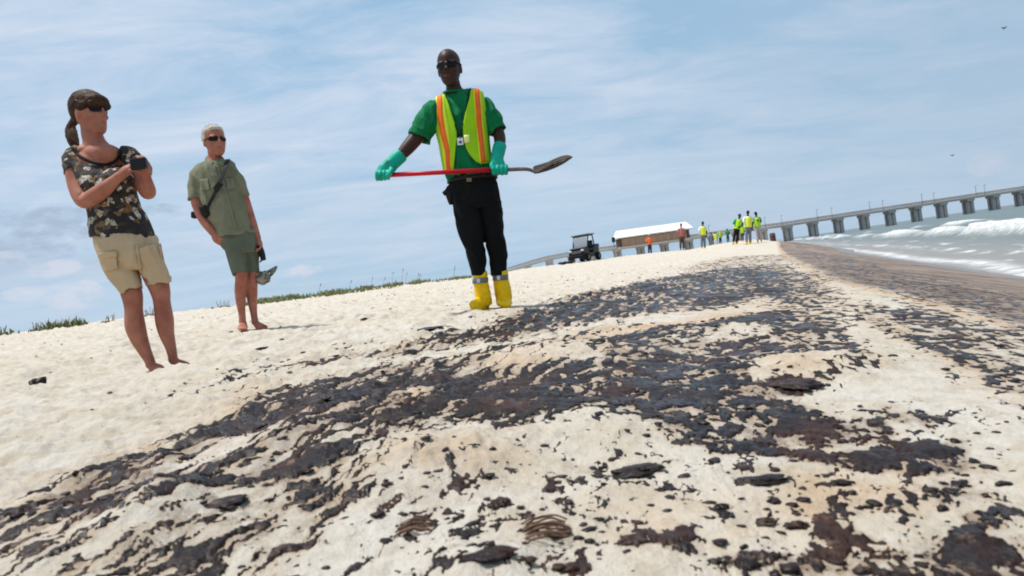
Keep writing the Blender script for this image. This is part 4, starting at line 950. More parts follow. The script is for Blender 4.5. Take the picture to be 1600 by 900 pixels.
    stripe('vest_stripe', [(149, 685, 692.5), (180, 686, 694), (205, 690, 698), (235, 698, 705), (263, 699.5, 705.5)], ORG, 4.6)
    stripe('vest_stripe', [(148.5, 742, 749), (180, 744.5, 752), (205, 746, 753.5), (235, 750, 757), (263, 753, 760)], ORG, 4.6)
    MB().add(*panel(rows([(219, 727, 735), (231, 728, 736)], 4), 4.2, 4)).build('reflective_patch', material('pale_yellow_patch', (.80, .82, .30), .4), root, True).modifiers.new('s', 'SOLIDIFY').thickness = .004
    # gloves
    GG = material('green_rubber', (.002, .36, .25), .45, (.02, .10, .075), 16, .4, 90, vstops=(.56, .72))
    g = MB(); ax_s = f.P(771, 265, -30)-f.P(607, 273, -33); ax_s /= np.linalg.norm(ax_s)
    loft(g, f, [(628, 241, -22, 11.5, 10.5), (621, 247.5, -24, 11.8, 10.5), (613, 255, -26, 11.5, 10), (606, 262, -27, 12.5, 10), (600, 268, -29, 12, 9.5), (595, 273, -31, 10, 9)], hollow0=True)
    def grip(mb_, u0, u1, v0, v1, dd_, r_, nf=4):
        """fingers closing round the shaft"""
        for k in range(nf):
            q = (k+.5)/nf; c_ = f.P(u0+(u1-u0)*q, v0+(v1-v0)*q, dd_); rr_ = r_*(1-.06*abs(k-1.3))
            mb_.tube([c_+px*rr_*(YI*math.sin(a)*.95+FWD*-math.cos(a)*.95) for a in np.linspace(2.1, -2.6+.25*k, 12)], [px*3.4]*9+[px*3.1, px*2.8, px*2.3], 8)
    grip(g, 587, 610, 274.5, 273, -33, 6.4)
    g.tube([f.P(610, 261, -30), f.P(612, 266, -38), f.P(609, 272, -41), f.P(604, 276, -40)], [px*4, px*3.8, px*3.4, px*2.6], 8)
    fuse('glove', g, .0042, GG, root, 3, .0022, 13, 81)
    g = MB()
    loft(g, f, [(781.5, 227, -11, 10.5, 10.5), (779, 236, -17, 10.8, 10.5), (776.5, 246, -22, 10.5, 9.5), (777, 255, -25, 11.2, 9.5), (780, 262, -27, 11, 9)], hollow0=True)
    grip(g, 769, 794, 265.5, 265.5, -30, 6.4)
    g.tube([f.P(771, 253, -28), f.P(768, 259, -35), f.P(771, 264, -38), f.P(776, 267, -37.5)], [px*4, px*3.8, px*3.4, px*2.6], 8)
    fuse('glove', g, .0042, GG, root, 3, .0022, 13, 82)
    # boots
    YB = material('yellow_rubber', (.86, .53, .004), .42, (.45, .26, .03), 12, .3, 60, vstops=(.60, .76))
    STG = material('grey_strap', (.16, .17, .19), .5)
    SOLE = material('tan_sole', (.42, .24, .03), .7)
    for (shaft, ft, strp) in ((
        [(750, 424, -5, 11.3, 13), (751, 438, -5, 11.2, 13), (753, 452, -4, 12, 14), (755.5, 466, -2, 12.8, 14.5), (757, 477, -1, 12, 13)],
        [(759, 474.5, 6, 10, 7.5), (752, 476, -8, 11.5, 7.5), (744, 478, -20, 11, 6), (737, 480.5, -31, 8, 3.8)], (750.5, 438.5)),
        ([(781, 424, 5, 12.5, 13.5), (782.5, 436, 5, 12.2, 13.5), (785, 450, 5, 13, 14), (787, 463, 6, 13.2, 14.5), (788, 474, 6, 12, 13)],
        [(789, 470.5, 14, 10, 7.5), (788, 472, -1, 12, 7.5), (788, 474, -15, 12, 5.8), (787.5, 476.5, -28, 9, 3.8)], (782, 434))):
        g = MB(); loft(g, f, shaft, hollow0=True); loft(g, f, ft)
        bt = fuse('boot', g, .0048, YB, root, 2, .004, 14, 91)
        i_ = MB(); cu, cv = strp
        A = math.cos(R(4))*XI+math.sin(R(4))*YI; n_ = 24; V = []; dd_ = shaft[1][2]
        for (s_c, dz_) in ((1, -4), (1.05, -4), (1.05, 4), (1, 4)):
            for k in range(n_):
                a = 2*math.pi*k/n_; V.append(f.P(cu, cv, dd_)+px*s_c*(A*11.9*math.cos(a)-FWD*14*math.sin(a))+YI*px*dz_)
        i_.add(V, [(j*n_+k, j*n_+(k+1) % n_, ((j+1) % 4)*n_+(k+1) % n_, ((j+1) % 4)*n_+k) for j in range(4) for k in range(n_)])
        i_.build('boot_strap', STG, bt, True)
        MB().box(f.P(cu-3, cv, dd_-15.5), (5*px, 6*px, .008), bev=.002, axes=[XI, YI, -FWD]).build('buckle', material('pale_buckle', (.6, .62, .64), .35), bt)
    # badge on a lanyard
    bd = empty('id_badge', f.P(721, 228, -30), 'white identity badge hanging on a black lanyard over the green shirt', 'badge')
    LB = material('black_lanyard', (.008, .02, .014), .8); q = MB()
    for side in ([(697, 146), (700, 160), (707, 180), (714, 202), (720, 221)], [(736, 143), (734, 160), (729, 182), (725, 202), (721, 221)]):
        P_ = [(u, v) for u, v in side]; q.tube([surf(u, max(v, 147), 1.9+(.6 if v > 200 else 0)) for (u, v) in catmull(P_, 5)], .006, 6)
    q.build('lanyard', LB, bd, True)
    ax = [XI*.99+YI*.1, -XI*.1+YI*.99, -FWD]; c0 = surf(721.5, 226.5, 3.6)
    MB().box(c0, (9*px, 11*px, .004), bev=.0015, axes=ax).build('card', material('white_card', (.78, .79, .82), .4), bd)
    MB().box(c0-FWD*.004-YI*px*1.2, (4.5*px, 4*px, .003), axes=ax).build('photo_print', material('badge_print', (.10, .12, .16), .5), bd)
    MB().box(c0+YI*px*5.6, (3*px, 3*px, .008), bev=.001, axes=ax).build('clip', STG, bd)
    # pouch on the belt
    BK = material('black_holster', (.01, .01, .011), .6)
    hp_ = empty('belt_pouch', f.P(700, 300, -2), 'black tool pouch clipped on the belt of the shovel worker', 'pouch')
    g = MB(); loft(g, f, [(706, 290, 0, 5, 5), (703, 299, 0, 8, 7), (704, 312, 0, 5.5, 6), (705, 320, 0, 3, 4)]); fuse('pouch_body', g, .005, BK, hp_, 2)
    g = MB(); loft(g, f, [(705, 297, -3, 4.5, 4), (698, 300, -3, 4.6, 4.2), (692.5, 303.5, -3, 3.4, 3.4)]); fuse('tool_grip', g, .004, BK, hp_, 1)
    # shovel
    SHD = -33
    sv = empty('shovel', f.P(735, 268, SHD), 'long handled shovel with a red shaft and a dirty round blade', 'shovel')
    RED = material('red_paint', (.55, .012, .028), .35, (.47, .01, .022), 9); ST = material('worn_steel', (.19, .16, .14), .5, (.12, .10, .085), 22, metallic=.35)
    MB().tube([f.P(588, 274.5, SHD), f.P(772, 265.3, SHD+3)], px*3.5, 16).build('shaft', RED, sv, True)
    nk = [f.P(*k) for k in catmull([(772, 265.3, SHD+3), (795, 265, SHD+3), (815, 264.2, SHD+3), (827, 265, SHD+3), (838, 269.5, SHD+3)], 5)]
    MB().tube(nk, [px*3.0]*12+list(np.linspace(px*2.9, px*2.5, len(nk)-12)), 14).build('neck', ST, sv, True)
    # blade: dished, pointed plate seen nearly edge on
    a0, a1 = f.P(836, 271, SHD+3), f.P(894, 245.5, SHD+3); ax_ = a1-a0; Lb = np.linalg.norm(ax_); ax_ /= Lb
    nrm = np.cross(ax_, FWD); nrm = nrm if np.dot(nrm, YI) > 0 else -nrm; nrm /= np.linalg.norm(nrm)
    tlt = R(20); n2 = nrm*math.cos(tlt)-FWD*math.sin(tlt); sdv = np.cross(ax_, n2); sdv /= np.linalg.norm(sdv)
    q = MB(); V = []; nu_, nv_ = 22, 13
    for i in range(nu_):
        t = i/(nu_-1); hw = .105*min(1, (t/.06)**.5 if t < .06 else 1)*(1 if t < .55 else math.sqrt(max(0.0, 1-((t-.55)/.452)**2)))
        for j in range(nv_):
            x = -1+2*j/(nv_-1); V.append(a0+ax_*Lb*t+sdv*hw*x+n2*(.030*x*x*(hw/.105)-.016*math.sin(math.pi*t)+.004))
    q.add(V, [(i*nv_+j, i*nv_+j+1, (i+1)*nv_+j+1, (i+1)*nv_+j) for i in range(nu_-1) for j in range(nv_-1)])
    BLD = material('oily_blade', (.022, .013, .009), .6, (.085, .055, .035), 24, .6, 80, vstops=(.45, .7)); o = q.build('blade', BLD, sv, True); md = o.modifiers.new('s', 'SOLIDIFY'); md.thickness = .006
    q = MB(); 
    for k in range(9):
        t = .12+.8*k/9; c_ = a0+ax_*Lb*t+n2*(.006)+sdv*random.uniform(-.03, .03); q.ball(c_, [ax_*.032, sdv*random.uniform(.03, .055), n2*random.uniform(.008, .02)], 10, 7)
    fuse('oily_sand', q, .004, BLD, sv, 1, .006, 40, 97)
worker()

# ---------------------------------------------------------------- far people
HIVIS = material('far_lime', (.42, .72, .03), .7); HIVISY = material('far_yellow', (.72, .78, .08), .7); WHT = material('far_white', (.72, .74, .72), .8)
GRN = material('far_green', (.01, .25, .11), .8); BLKF = material('far_black', (.012, .012, .014), .8); GREYF = material('far_grey', (.17, .18, .20), .85)
PINK = material('far_pale_trousers', (.46, .40, .37), .85); ORF = material('far_orange', (.80, .17, .05), .8); NAVY = material('far_navy', (.03, .045, .07), .85)
BTF = material('far_boots', (.75, .42, .01), .5); MAR = material('far_maroon', (.30, .11, .09), .85); BRN = material('far_brown', (.10, .06, .05), .85); ROSE = material('far_rose', (.42, .16, .13), .8); BLUEG = material('far_blue_grey', (.08, .10, .12), .8)
def far_person(i, label, skin, shirt, vest, trous, shoe, hat, arms=0, lean=0.0, short=False, vestcut=.80):
    hu, hv, fu, fv, D = FARP[i]; f = Fig(D)
    h = math.hypot(fu-hu, fv-hv); ax = np.array([hu-fu, hv-fv])/h; sx = np.array([-ax[1], ax[0]])
    if sx[0] < 0: sx = -sx
    def q(k, s_, dd_=0.0): p = np.array([fu, fv])+ax*h*k+sx*h*s_; return (p[0], p[1], dd_*h)
    def rg(k, s_, a, b_, dd_=0): return (*q(k, s_, dd_), a*h, b_*h)
    root = empty('person', f.P(fu, fv), label, 'person', 'people far along the beach')
    vx = .02
    m_ = MB()
    hp_ = lean
    H = Head(f, q(.865, lean)[:2], q(1.0, lean*1.2)[:2], -lean*h*.2, 30 if i % 2 else -40); H.skull(m_, 1.0)
    loft(m_, f, [rg(.88, lean, .03, .03), rg(.84, lean, .035, .035), rg(.80, lean*.9, .09, .05), rg(.70, lean*.7, .085, .055), rg(.52, 0, .085, .06)], n=12, sub=2)
    AR = [((.79, -.105), (.63, -.135), (.48, -.115)), ((.79, -.105), (.63, -.15), (.58, -.03)), ((.79, -.105), (.64, -.13), (.72, -.02))][arms]
    for s_ in (-1, 1):
        a_, b__, c_ = AR
        L_ = lambda t_: t_[1]*-s_*-1 if s_ < 0 else -t_[1]
        loft(m_, f, [rg(a_[0], L_(a_)+lean*.8, .032, .032), rg(b__[0], L_(b__)+lean*.5, .028, .028, -.03), rg(c_[0], L_(c_)+lean*.3, .02, .02, -.09 if arms else -.02)], n=10, sub=3)
        hd = f.P(*q(c_[0], L_(c_)+lean*.3, -.09 if arms else -.02)); hand(m_, hd, -U0*(1 if arms == 0 else .2)-FWD*.3*arms, XI*-s_+FWD*.2, .18, 35, s_)
        loft(m_, f, [rg(.52, s_*.045, .05, .055), rg(.28, s_*.05, .035, .04), rg(.18, s_*.052, .032, .036), rg(.05, s_*.055, .02, .026), rg(.02, s_*.055, .024, .03)], n=10, sub=2)
        loft(m_, f, [rg(.02, s_*.055, .024, .02, .01), rg(.012, s_*.062, .026, .014, -.06), rg(.008, s_*.064, .02, .01, -.10)], n=10, sub=2)
    fuse('body', m_, .014, skin, root, 1)
    s_ = MB(); loft(s_, f, [rg(.825, lean, .05, .045), rg(.805, lean*.95, .10, .06), rg(.76, lean*.85, .112, .075), rg(.64, lean*.5, .108, .08), rg(.50, 0, .105, .08)], n=14, sub=3)
    for sg in (-1, 1):
        L_ = -AR[0][1]*sg; L2 = -AR[1][1]*sg
        loft(s_, f, [rg(.80, L_*.8+lean*.9, .042, .042), rg(.74, L_*1.12+lean*.75, .044, .044), rg(.655, L2*.97+lean*.55, .042, .042, -.025)], n=10, sub=2)
    fuse('shirt', s_, .013, shirt, root, 1, .008, 7, i)
    if vest is not None:
        s_ = MB(); loft(s_, f, [rg(.81, lean, .075, .065), rg(.785, lean*.9, .10, .08), rg(.74, lean*.8, .116, .088), rg(.62, lean*.45, .116, .09), rg(.50, .0, .116, .09)], n=16, sub=3, hollow=True)
        fuse('vest', s_, .013, vest, root, 1, .006, 7, i+40)
    s_ = MB(); end = .26 if short else .07
    loft(s_, f, [rg(.54, 0, .09, .072), rg(.47, 0, .10, .08), rg(.42, 0, .085, .07)], n=14, sub=2)
    for sg in (-1, 1): loft(s_, f, [rg(.47, sg*.045, .055, .068), rg(.28, sg*.052, .045, .052), rg(end, sg*.056, .04, .044)], n=12, sub=2)
    fuse('shorts' if short else 'trousers', s_, .013, trous, root, 1, .006, 7, i+60)
    if shoe is not None:
        for sg in (-1, 1):
            s_ = MB(); loft(s_, f, [rg(.14, sg*.056, .038, .042), rg(.05, sg*.057, .036, .044), rg(.012, sg*.058, .036, .044)], n=10, sub=2); loft(s_, f, [rg(.02, sg*.058, .034, .024, .02), rg(.014, sg*.066, .036, .018, -.06), rg(.01, sg*.07, .028, .012, -.12)], n=10, sub=2)
            fuse('boot', s_, .013, shoe, root, 1)
    s_ = MB(); H.rings(s_, [(.62, -.12, .335, .36), (.74, -.05, .36, .43), (.9, -.04, .26, .34), (1.03, -.04, .08, .1)]); 
    if hat == 'cap': H.ell(s_, (0, .45, .70), (.24, .26, .04))
    fuse('cap' if hat == 'cap' else 'hair', s_, .012, BLKF if hat != 'pale' else PINK, root, 1)
far_person(0, 'worker in a pale yellow vest, grey trousers and yellow boots, left of the others', SKIND, WHT, HIVISY, GREYF, BTF, 'cap', 0)
far_person(1, 'small figure in dark clothes just right of the pale yellow vested worker', SKIND, GREYF, None, GREYF, None, 'hair', 0)
far_person(2, 'small figure in a cream top and white trousers in the far worker group', SKIN, HIVISY, None, WHT, None, 'hair', 0)
far_person(3, 'small worker in a green vest and dark trousers in the far worker group', SKIND, GRN, HIVIS, BLKF, None, 'hair', 1)
far_person(4, 'small worker in a plain green shirt partly behind the nearer lime vested worker', SKIND, GRN, None, NAVY, None, 'hair', 1)
far_person(5, 'worker in lime vest, black trousers and yellow boots, left of three standing together', SKIND, GRN, HIVIS, BLKF, BTF, 'hair', 1, .02)
far_person(6, 'worker in yellow vest, white shirt and grey trousers, middle of three', SKIND, WHT, HIVISY, GREYF, BTF, 'cap', 0)
far_person(7, 'worker in a green shirt, lime vest and pale trousers at the right of three', SKIND, GRN, HIVIS, PINK, None, 'hair', 2)
far_person(8, 'small worker in a lime vest seen in the gap between the three nearer workers', SKIND, HIVIS, HIVIS, BRN, None, 'hair', 0)
far_person(9, 'person in a bright orange shirt and dark trousers in front of the boarded pavilion', SKIN2, ORF, None, NAVY, None, 'pale', 1)
far_person(10, 'person in a rose coloured top and brown trousers near the right end of the pavilion', SKIN2, ROSE, None, BRN, None, 'hair', 0)

# ---------------------------------------------------------------- utility buggy
def buggy():
    root = empty('utility_buggy', (UTV[0], UTV[1], UTV[2]), 'black open utility buggy with a roof and roll cage on the sand', 'buggy')
    yaw = R(-62); c_, s_ = math.cos(yaw), math.sin(yaw)      # local +x = forward
    fw = np.array([c_*.55-.0, -.83, 0]); fw = np.array([-.50, -.866, 0]); lf = np.array([-fw[1], fw[0], 0]); upv = np.array([0, 0, 1.0])
    o = np.array(UTV)+np.array([0, 0, .0])
    S = .83
    def W(x, y, z): return o+S*(fw*x+lf*y+upv*z)
    AX = [fw, lf, upv]
    BLK = material('buggy_black', (.014, .015, .016), .4); GRY = material('buggy_grey', (.11, .11, .115), .5); TYR = material('tyre_rubber', (.012, .012, .012), .85); SEAT = material('seat_vinyl', (.035, .035, .04), .6)
    def bx(name, c0, sz, m_, bev=.04, par=root): return MB().box(W(*c0), [a*S for a in sz], bev=bev, axes=AX).build(name, m_, par)
    q = MB(); prof_ = [(-1.35, .30), (-1.35, 1.0), (-.35, 1.04), (-.3, .62), (.45, .62), (.5, 1.0), (1.05, 1.02), (1.38, .86), (1.42, .30)]
    V = [W(x, y, z) for y in (-.62, .62) for (x, z) in prof_]; n_ = len(prof_)
    q.add(V, [tuple(range(n_)), tuple(range(n_, 2*n_))[::-1]]+[(k, k+n_, (k+1) % n_+n_, (k+1) % n_) for k in range(n_)]); q.build('body', BLK, root)
    bx('hood', (.98, 0, 1.0), (.8, .95, .10), GRY, .05); bx('grille', (1.43, 0, .72), (.05, .8, .2), GRY, .02)
    bx('bumper', (1.48, 0, .45), (.12, 1.1, .14), BLK, .03)
    for s2 in (-1, 1):
        g = MB(); g.ball(W(1.40, s2*.48, .82), [fw*S*.06, lf*S*.14, upv*S*.08]); g.build('headlight', material('headlight_glass', (.55, .56, .58), .2), root, True)
        bx('seat', (-.15, s2*.33, .85), (.52, .52, .16), SEAT, .05); bx('backrest', (-.42, s2*.33, 1.2), (.14, .5, .62), SEAT, .05)
    bx('cargo_bed', (-1.0, 0, 1.08), (.95, 1.3, .26), BLK, .03)
    q = MB()
    for s2 in (-.58, .58):
        q.tube([W(.62, s2, .95), W(.25, s2, 1.86), W(-.55, s2, 1.90), W(-.72, s2, .98)], S*.045, 8)
    for (x, z) in ((.25, 1.86), (-.55, 1.9)): q.tube([W(x, -.58, z), W(x, .58, z)], S*.045, 8)
    q.build('roll_cage', BLK, root, True)
    gl_ = bx('windshield', (.46, 0, 1.42), (.03, 1.08, .72), material('hazed_screen', (.42, .46, .50), .25), .01)
    bx('roof', (-.15, 0, 1.96), (1.25, 1.4, .09), GRY, .04)
    q = MB(); q.tube([W(.45, .3, 1.0), W(.2, .3, 1.2)], S*.025, 8); q.tube([W(.2, .3, 1.2)+S*.19*(lf*math.cos(a)+upv*math.sin(a)*.8+fw*.35*math.sin(a)) for a in np.linspace(0, 2*math.pi, 17)], S*.022, 6); q.build('steering_wheel', BLK, root, True)
    for x in (.98, -.98):
        for s2 in (-1, 1):
            c0 = (x, s2*.66, .285); wl = MB()
            n2, K_ = 28, [(.18, -.13), (.255, -.14), (.285, -.10), (.285, .10), (.255, .14), (.18, .13)]
            V = [W(c0[0]+r_*math.cos(2*math.pi*k/n2)*(1.03 if k % 2 and r_ > .27 else 1), c0[1]+d_, c0[2]+r_*math.sin(2*math.pi*k/n2)*(1.03 if k % 2 and r_ > .27 else 1)) for (r_, d_) in K_ for k in range(n2)]; m2 = len(K_)
            wl.add(V, [(i*n2+k, i*n2+(k+1) % n2, ((i+1) % m2)*n2+(k+1) % n2, ((i+1) % m2)*n2+k) for i in range(m2) for k in range(n2)]); w_ = wl.build('wheel', TYR, root, True)
            MB().tube([W(c0[0], c0[1]-.11, c0[2]), W(c0[0], c0[1]+.11, c0[2])], S*.185, 20).build('rim', GRY, w_)
    q = MB(); q.ball(W(-.28, .33, 1.62), [fw*.11, lf*.10, upv*.14])
    mt = empty('ground_sheet', pt(884.5, 411.5, 40), 'low dark bundle lying on the sand left of the black buggy', 'bundle')
    g = MB(); p0 = pt(884.5, 411.5, 40)
    for k in range(6): g.ball(p0+np.array([-.32+.13*k, random.uniform(-.1, .1), .04]), [np.array([.16, 0, .01]), np.array([0, .22, 0]), np.array([0, 0, random.uniform(.05, .10)])])
    fuse('folded_cloth', g, .02, BLK, mt, 1, .01, 8, 5)
    p0 = pt(1207.5, 371.5, 62); x, y = p0[0], p0[1]
    br = empty('barrel', (x, y, p0[2]-.15), 'small dark brown drum at the water edge beyond the workers', 'barrel')
    q = MB(); pr = [(.0, .20), (.02, .245), (.28, .25), (.30, .262), (.32, .25), (.58, .25), (.60, .262), (.62, .25), (.84, .245), (.86, .2)]
    q.tube([(x, y, p0[2]-.45+z) for z, r_ in pr], [r_ for z, r_ in pr], 20); q.build('drum', BRN, br, True); MB().tube([(x, y, p0[2]+.412), (x, y, p0[2]+.44)], .2, 18).build('lid', BRN, br, True)
buggy()

# ---------------------------------------------------------------- dune plants
LEAF = material('dune_leaf', (.12, .15, .05), .75, (.23, .22, .10), 9); STALK = material('dry_stalk', (.26, .20, .12), .8)
def blades(mb, x0, y0, z0, n, sp, h0, h1, wd=.012):
    V = []; F = []
    for k in range(n):
        a = random.uniform(0, 6.28); r_ = sp*math.sqrt(random.random()); bx_, by_ = x0+r_*math.cos(a), y0+r_*math.sin(a)
        h = random.uniform(h0, h1)*(1.1-.6*(r_/max(sp, 1e-6))); b2 = random.uniform(0, 6.28); ln = random.uniform(.15, .75)*h
        dx_, dy_ = math.cos(b2), math.sin(b2); wx, wy = -dy_*wd, dx_*wd; zb = z0-.03
        i = len(V)
        V += [(bx_-wx, by_-wy, zb), (bx_+wx, by_+wy, zb), (bx_+dx_*ln*.4+wx*.8, by_+dy_*ln*.4+wy*.8, zb+h*.65), (bx_+dx_*ln*.4-wx*.8, by_+dy_*ln*.4-wy*.8, zb+h*.65), (bx_+dx_*ln, by_+dy_*ln, zb+h)]
        F += [(i, i+1, i+2, i+3), (i+3, i+2, i+4)]
    mb.add(V, F)
def crest(u, T=-13.2):
    a = math.atan2(*ray(u, 450-(u-800)*0)[:2]); 
    # direction of the photograph column at the horizon
    v = 438-(u-800)*math.tan(ROLL); d = ray(u, v); k = T/(d[0]*CA-d[1]*SA); return d[0]*k, d[1]*k
for (u, sp, n, h0, h1, lab) in [(108, .36, 420, .10, .30, 'widest bushy green plant on the dune crest left of the woman'), (66, .16, 80, .05, .12, 'low green tuft on the dune crest near the left edge'), (8, .24, 120, .06, .16, 'green tuft cut by the left edge of the photograph on the dune'), (172, .22, 90, .05, .11, 'flat green tuft just left of the legs of the woman'), (240, .2, 70, .05, .12, 'small green tuft seen between the legs of the woman'), (352, .3, 130, .06, .14, 'green tuft on the dune just left of the man in olive')]:
    x, y = crest(u, -12.9); z = gz(x, y)
    t_ = empty('dune_plant', (x, y, z), lab, 'plant', 'plants on the dune crest')
    m_ = MB()
    for k in range(7): blades(m_, x+random.uniform(-1, 1)*sp*.8, y+random.uniform(-.5, .5)*sp, z, n//7, sp*.55, h0, h1, .016)
    m_.build('leaves', LEAF, t_)
    m_ = MB()
    for k in range(10): a = random.uniform(0, 6.28); q = (x+random.uniform(-.6, .6)*sp, y+random.uniform(-.4, .4)*sp, z); m_.tube([q, (q[0]+.05*math.cos(a), q[1]+.05*math.sin(a), z+random.uniform(.08, .2))], .006, 5)
    tag(m_.build('stem', STALK, t_), kind='stuff')
m_ = MB(); seeds = MB()
for k in range(1300):
    u = 395+ (340*random.random())
    if fbm(np.array([u/38.0]), np.array([.5]), 3, 121)[0] < .02 and random.random() < .88: continue
    x, y = crest(u, -13.6+random.gauss(0, .7)); z = gz(x, y); blades(m_, x, y, z, 9, .3, .05, .24, .02)
for k in range(11):
    u = random.uniform(440, 720); x, y = crest(u, -14.2+random.gauss(0, .8)); z = gz(x, y); h = random.uniform(.3, .62)
    seeds.tube([(x, y, z), (x+.05, y, z+h*.6), (x+random.uniform(.05, .2), y, z+h)], [.006, .005, .004], 4); seeds.ball((x+.12, y, z+h*.97), [(.014, 0, 0), (0, .014, 0), (.02, 0, .06)], 6, 5)
g = m_.build('dune_grass', LEAF); tag(g, 'thin line of green dune grass along the sand crest', 'grass', kind='stuff')
g = seeds.build('sea_oats', STALK); tag(g, 'sparse dry seed stalks standing above the dune grass', 'grass', kind='stuff')

# ---------------------------------------------------------------- loose clumps of tar, weed, debris
def rock(mb, c, ax, seed, sub=3, rough=.35):
    bm = bmesh.new(); bmesh.ops.create_icosphere(bm, subdivisions=sub, radius=1)
    V = np.array([v.co[:] for v in bm.verts]); F = [[v.index for v in f_.verts] for f_ in bm.faces]; bm.free()
    n_ = noise3(V+seed*3.7, 1.3, seed)+.6*noise3(V+seed, 3.1, seed+4)+.25*noise3(V, 7.5, seed+8)
    V = V*np.stack([1+rough*n_, 1+rough*n_, 1+.5*rough*n_], 1); V[:, 2] = np.where(V[:, 2] < -.25, -.25+.1*(V[:, 2]+.25), V[:, 2])
    mb.add(np.array(c)+V @ np.array(ax), F)
def clump(u, v, hw, hh, seed, mb=None, sub=4, flat=.17):
    x, y, d = hit(u, v); a = random.uniform(-.25, .25); r_ = hw*d/F_PX; dpt = min(r_*1.3, max(r_*.45, hh*d/F_PX*d/.42*.75)); z = gz(x, y)
    c_, s_ = math.cos(a), math.sin(a); hz = max(.006, min(r_, dpt)*flat)
    ax = [np.array([r_*c_, r_*s_, 0]), np.array([-s_*dpt, c_*dpt, 0]), np.array([0, 0, hz])]
    rock(mb, (x, y, z+hz*.1), ax, seed, sub, .7); return (x, y, z)
for k, (u, v, hw, hh, lab) in enumerate([
 (992, 737, 44, 13, 'long thick tar clump on clean sand below the middle of the oil'), (1184, 755, 36, 10, 'smooth oval tar clump right of the long thick clump'), (782, 793, 15, 11, 'round tar ball above the arched weed'), (345, 798, 38, 13, 'broad tar clump at the lower left edge of the oil band'),
 (763, 893, 44, 16, 'lumpy tar mound cut by the bottom edge of the photograph'), (1244, 826, 17, 7, 'small lens shaped tar clump on ochre stained sand at lower right'), (1197, 821, 15, 7, 'small pointed tar clump left of the lens shaped one'), (1128, 801, 10, 6, 'tiny round tar pellet on clean sand at lower right'),
 (1240, 608, 36, 13, 'dark tar block below the bare mound at right'), (59, 603, 10, 8, 'black tar lump alone on clean sand at far left'), (674, 514, 22, 5, 'dark flat slab of tar at the upper edge of the oil left of the boots'), (412, 546, 9, 4, 'small brown tar scrap on clean sand right of the bare feet'),
 (570, 503, 6, 3, 'tiny dark tar speck on clean sand left of the yellow boots'), (1210, 788, 9, 6, 'small dark pellet below the oval tar clump'), (1315, 759, 14, 6, 'small tar scrap with a tail right of the oval clump')]):
    m_ = MB(); p = clump(u, v, hw, hh, 200+k, m_, 4, .95 if k == 9 else .5 if k == 2 else .24); o = m_.build('tar_clump', OILM, None, True)
    V = np.array([v_.co[:] for v_ in o.data.vertices]); V -= np.array(p); o.data.vertices.foreach_set('co', V.astype(np.float32).ravel()); o.location = p
    tag(o, lab, 'tar clump', 'tar clumps lying on the sand')
m_ = MB(); cnt = 0
sel = np.where((dens > .05) & (fr < 3.6) & (fr > .6))[0]
while cnt < 1100:
    i = sel[int(random.random()*len(sel))]
    if random.random() > .25+.9*dens[i] or edge[i] > .15: continue
    r_ = (.0022+.0085*random.random()**3)*(1+.25*fr[i]); a = random.uniform(0, 3.14); c_, s_ = math.cos(a), math.sin(a); q = random.uniform(.5, 1)
    hz = r_*random.uniform(.2, .42)
    rock(m_, (fx[i]+random.uniform(-.01, .01), fy[i]+random.uniform(-.01, .01), GZ[FI[i]]+hz*.2), [np.array([r_*c_, r_*s_, 0]), np.array([-s_*r_*q, c_*r_*q, 0]), np.array([0, 0, hz])], cnt % 40, 1 if r_ < .005 else 2, .6); cnt += 1
tag(m_.build('tar_pellets', OILM, None, True), 'countless small brown tar pellets scattered over the foreground sand', 'tar', kind='stuff')
LIT = material('litter_brown', (.13, .085, .05), .85, (.30, .21, .12), 40); m_ = MB(); cnt = 0
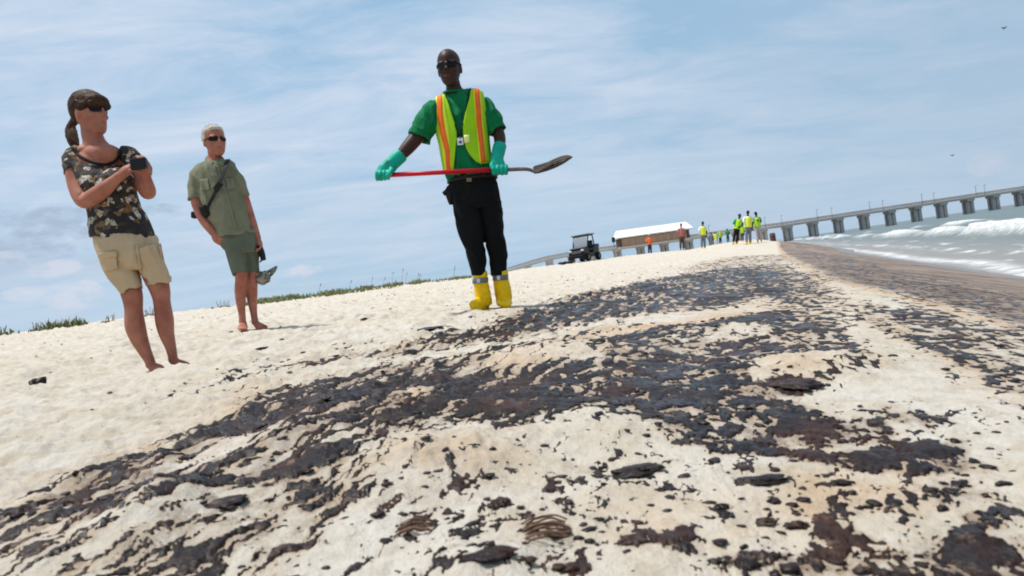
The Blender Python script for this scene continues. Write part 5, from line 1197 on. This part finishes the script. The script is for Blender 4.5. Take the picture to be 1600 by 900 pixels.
while cnt < 420:
    t = -1.0-7.5*random.random()**1.2; s_ = random.uniform(-1.5, 14); x, y = to_xy(t, s_)
    if y < .9 or abs(x) > y*.95: continue
    r_ = random.uniform(.004, .012)*(1+.12*y); a = random.uniform(0, 3.14); c_, s2 = math.cos(a), math.sin(a); q = random.uniform(.3, .9); z = float(base_z(np.array([x]), np.array([y]))[0]); z = gz(x, y)
    rock(m_, (x, y, z+r_*.15), [np.array([r_*c_, r_*s2, 0]), np.array([-s2*r_*q, c_*r_*q, 0]), np.array([0, 0, r_*.35])], cnt % 30, 1, .5); cnt += 1
tag(m_.build('beach_litter', LIT, None, True), 'tiny brown bits of shell and dry weed littering the clean sand', 'litter', kind='stuff')
WEED = material('brown_weed', (.085, .045, .03), .7, (.14, .08, .05), 30)
def weed(u, v, hw, n, lab):
    x, y, d = hit(u, v); z = gz(x, y); t_ = empty('seaweed', (x, y, z), lab, 'seaweed'); r_ = hw*d/F_PX
    for k in range(n):
        m2 = MB(); K = []; off = random.uniform(-.75, .75)*r_; ln = random.uniform(.6, 1)*r_; hb = random.uniform(.1, .5)*r_
        for q in np.linspace(-1, 1, 6): K.append((x+q*ln+random.uniform(-.08, .08)*r_, y+off*1.2+random.uniform(-.12, .12)*r_, z+.003+hb*max(0, 1-q*q)*.55+random.uniform(0, .05)*r_))
        m2.tube(catmull(K, 4), random.uniform(.0008, .0016), 6); m2.build('strand', WEED, t_, True)
weed(852, 842, 46, 16, 'arched tangle of brown weed strands on the foreground sand')
weed(648, 830, 30, 14, 'small reddish brown mat of weed strands at bottom centre left')

# ---------------------------------------------------------------- sea birds
BIRD = material('bird_feathers', (.08, .08, .09), .8)
for (u, v, D, sp, lab) in [(1569, 44, 60, .22, 'small dark bird flying high in the upper right sky'), (1488, 243, 80, .22, 'tiny dark bird flying low over the pier at right')]:
    c_ = pt(u, v, D); t_ = empty('bird', c_, lab, 'bird'); q = MB(); q.ball(c_, [np.array([.08, .0, 0]), np.array([0, .16, .02]), np.array([0, 0, .07])], 10, 8); q.ball(c_+np.array([0, -.17, .03]), np.eye(3)*.05, 8, 6)
    q.build('body', BIRD, t_, True)
    for s_ in (-1, 1):
        V = [c_+np.array(a) for a in ((s_*.03, -.07, .02), (s_*.03, .09, .02), (s_*.19, .04, .10), (s_*.19, -.07, .10), (s_*.34, .05, .07))]; w_ = MB().add(V, [(0, 1, 2, 3), (3, 2, 4)]).build('wing', BIRD, t_); w_.modifiers.new('s', 'SOLIDIFY').thickness = .015
